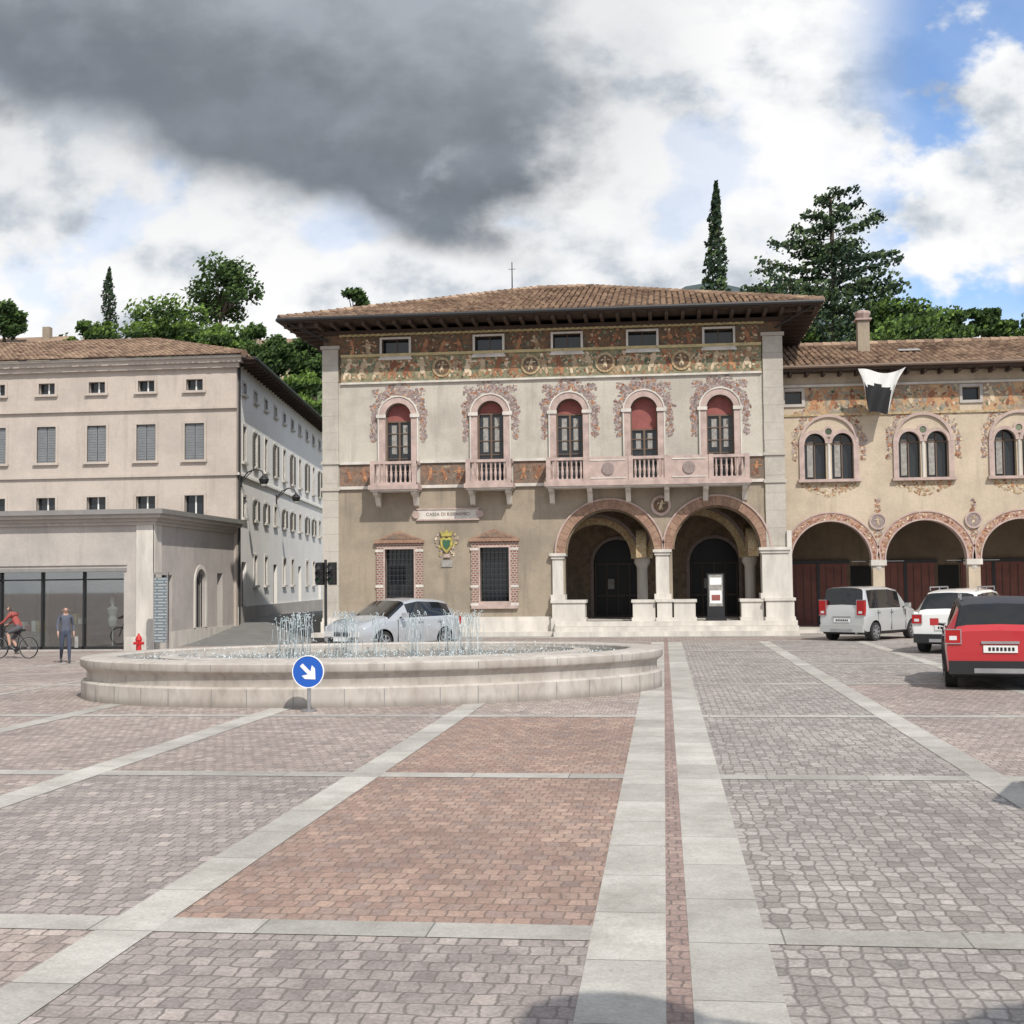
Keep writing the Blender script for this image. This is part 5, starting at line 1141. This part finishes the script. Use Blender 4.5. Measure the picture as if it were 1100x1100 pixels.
def cedar(px,py0,Y,wpx,zb,dens=1.0,clear=.25,flat=.8,name='cedar_tree',tiers=15,nbr=7):
    x,zt=PY(px,py0,Y); Rm=wpx/FP*Y/2; H=zt-zb; e=empty(name,(x,Y,zb)); a=MB(); trunk(a,x,Y,zb,zt-.3,.45); l=MB()
    for ti in range(tiers):
        t_=clear+(1-clear)*(ti+.5)/tiers; rad=Rm*min(1,((1-t_)/(1-clear))**flat*1.05+.06)
        nb=nbr if t_<.85 else 6
        off0=U(0,6)
        for b_ in range(nb):
            an=off0+2*pi*b_/nb+U(-.3,.3); L=rad*U(.62,1.15); z0=zb+t_*H+U(-.3,.3); rise=U(.05,.32)
            tip=Vector((x+L*math.cos(an),Y+L*math.sin(an),z0+L*rise)); a.cyl((x,Y,z0),tip,.10*(1.2-t_),.02,5,m_bark)
            lt=R()
            for q in range(int(60*L*dens)+12):
                s_=U(.2,1.03); c0=Vector((x,Y,z0)).lerp(tip,s_); wd=.15*L+.45*(1-abs(s_-.6))
                off=random.gauss(0,wd*.5); up_=random.gauss(0,.10); p=c0+Vector((-math.sin(an)*off,math.cos(an)*off,up_-abs(off)*.16-.05))
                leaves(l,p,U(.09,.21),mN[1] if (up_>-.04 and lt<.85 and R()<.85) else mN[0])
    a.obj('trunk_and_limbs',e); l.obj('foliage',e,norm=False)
def broad(x,y,zb,zt,rad,light=.4,n=26,name='deciduous_tree',ls=.2,per=150):
    e=empty(name,(x,y,zb)); a=MB(); H=zt-zb; trunk(a,x,y,zb,zb+H*.6,.25); l=MB()
    for c in range(n):
        an=U(0,2*pi); rr_=rad*math.sqrt(R())*.85; zz=zb+H*U(.35,.93); k=1-abs((zz-zb)/H-.6)*1.1; rr_*=max(.3,k)
        cc=Vector((x+rr_*math.cos(an),y+rr_*math.sin(an),zz)); cr=rad*U(.22,.4); a.cyl((x,y,zb+H*.35),cc,.06,.02,5,m_bark)
        for q in range(per):
            d_=Vector((random.gauss(0,1),random.gauss(0,1),random.gauss(0,1))).normalized(); rr2=cr*U(.5,1.15); p=cc+Vector((d_.x*rr2,d_.y*rr2,d_.z*rr2*.75))
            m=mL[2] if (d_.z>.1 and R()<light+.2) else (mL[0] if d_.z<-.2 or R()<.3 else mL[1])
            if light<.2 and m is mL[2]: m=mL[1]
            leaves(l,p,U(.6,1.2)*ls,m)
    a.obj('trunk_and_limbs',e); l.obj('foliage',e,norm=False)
cypress(770,199,72,31,1); cypress(118,290,126,14,hz(-50,126)-1,2500)
cedar(893,206,80,235,2,.8,.42,.58,tiers=12,nbr=9)
def bt(px,py0,py1,Y,wpx,light,n=26,zb=None,name='deciduous_tree',per=150):
    x,zt=PY(px,py0,Y); _,z1=PY(px,py1,Y); broad(x,Y,z1 if zb is None else zb,zt,wpx/FP*Y/2,light,n,name,.2*Y/90,per)
bt(237,278,372,122,94,.12,30,name='pine_tree',per=110)
bt(178,330,400,102,120,.7,32); bt(235,350,410,100,80,.6,24); bt(100,347,400,110,60,.3,18); bt(5,322,380,118,50,.1,18)
bt(290,360,430,96,64,.15,28); bt(318,400,470,92,70,.7,26); bt(338,350,440,105,60,.1,24); bt(275,385,440,100,60,.4,24); bt(380,310,360,90,40,.1,14); bt(265,350,420,108,60,.1,22)
bt(1055,322,380,86,40,.05,14); bt(1085,338,400,82,60,.2,18); bt(1010,338,390,84,90,.25,22); bt(960,322,390,78,90,.2,22); bt(850,345,400,76,60,.2,16); bt(820,300,360,95,50,.1,14); bt(1120,330,390,84,70,.3,16); bt(985,345,395,70,110,.3,24)
l=MB()
for i in range(330):
    x=U(-95,80); y=U(88,150); z=hz(x,y); cr=U(1.2,2.6); lt=R()
    for q in range(60):
        d_=Vector((random.gauss(0,1),random.gauss(0,1),abs(random.gauss(0,1)))).normalized(); p=Vector((x,y,z+.3))+Vector((d_.x*cr,d_.y*cr,d_.z*cr*.9))*U(.6,1.05)
        leaves(l,p,U(.2,.42),mL[2] if lt>.6 and R()<.6 else (mL[1] if R()<.6 else mL[0]))
l.obj('hillside_shrubs',norm=False)
def house(px,py,Y,wm,hm):
    x,z=PY(px,py,Y); e=empty('hillside_house',(x,Y,z-hm)); a=MB(); z0=z-hm-3; a.box(x-wm/2,x+wm/2,Y,Y+7,z0,z-1.4,m_right)
    a.add([(x-wm/2-.5,Y-.6,z-1.5),(x+wm/2+.5,Y-.6,z-1.5),(x+wm/2+.5,Y+3.5,z),(x-wm/2-.5,Y+3.5,z),(x-wm/2-.5,Y+7.6,z-1.5),(x+wm/2+.5,Y+7.6,z-1.5)],[(0,1,2,3),(3,2,5,4)],m_tile)
    for k in range(3): xx=x-wm/2+wm*(k+.5)/3; a.box(xx-.4,xx+.4,Y-.03,Y-.001,z-3.2,z-1.9,m_glass)
    a.box(x+wm*.2,x+wm*.2+.7,Y+2,Y+2.7,z-.8,z+.7,m_low); a.obj('walls_and_roof',e)
house(58,358,112,9,5); house(20,355,118,7,5); house(300,357,125,6,4); house(250,362,120,6,4)
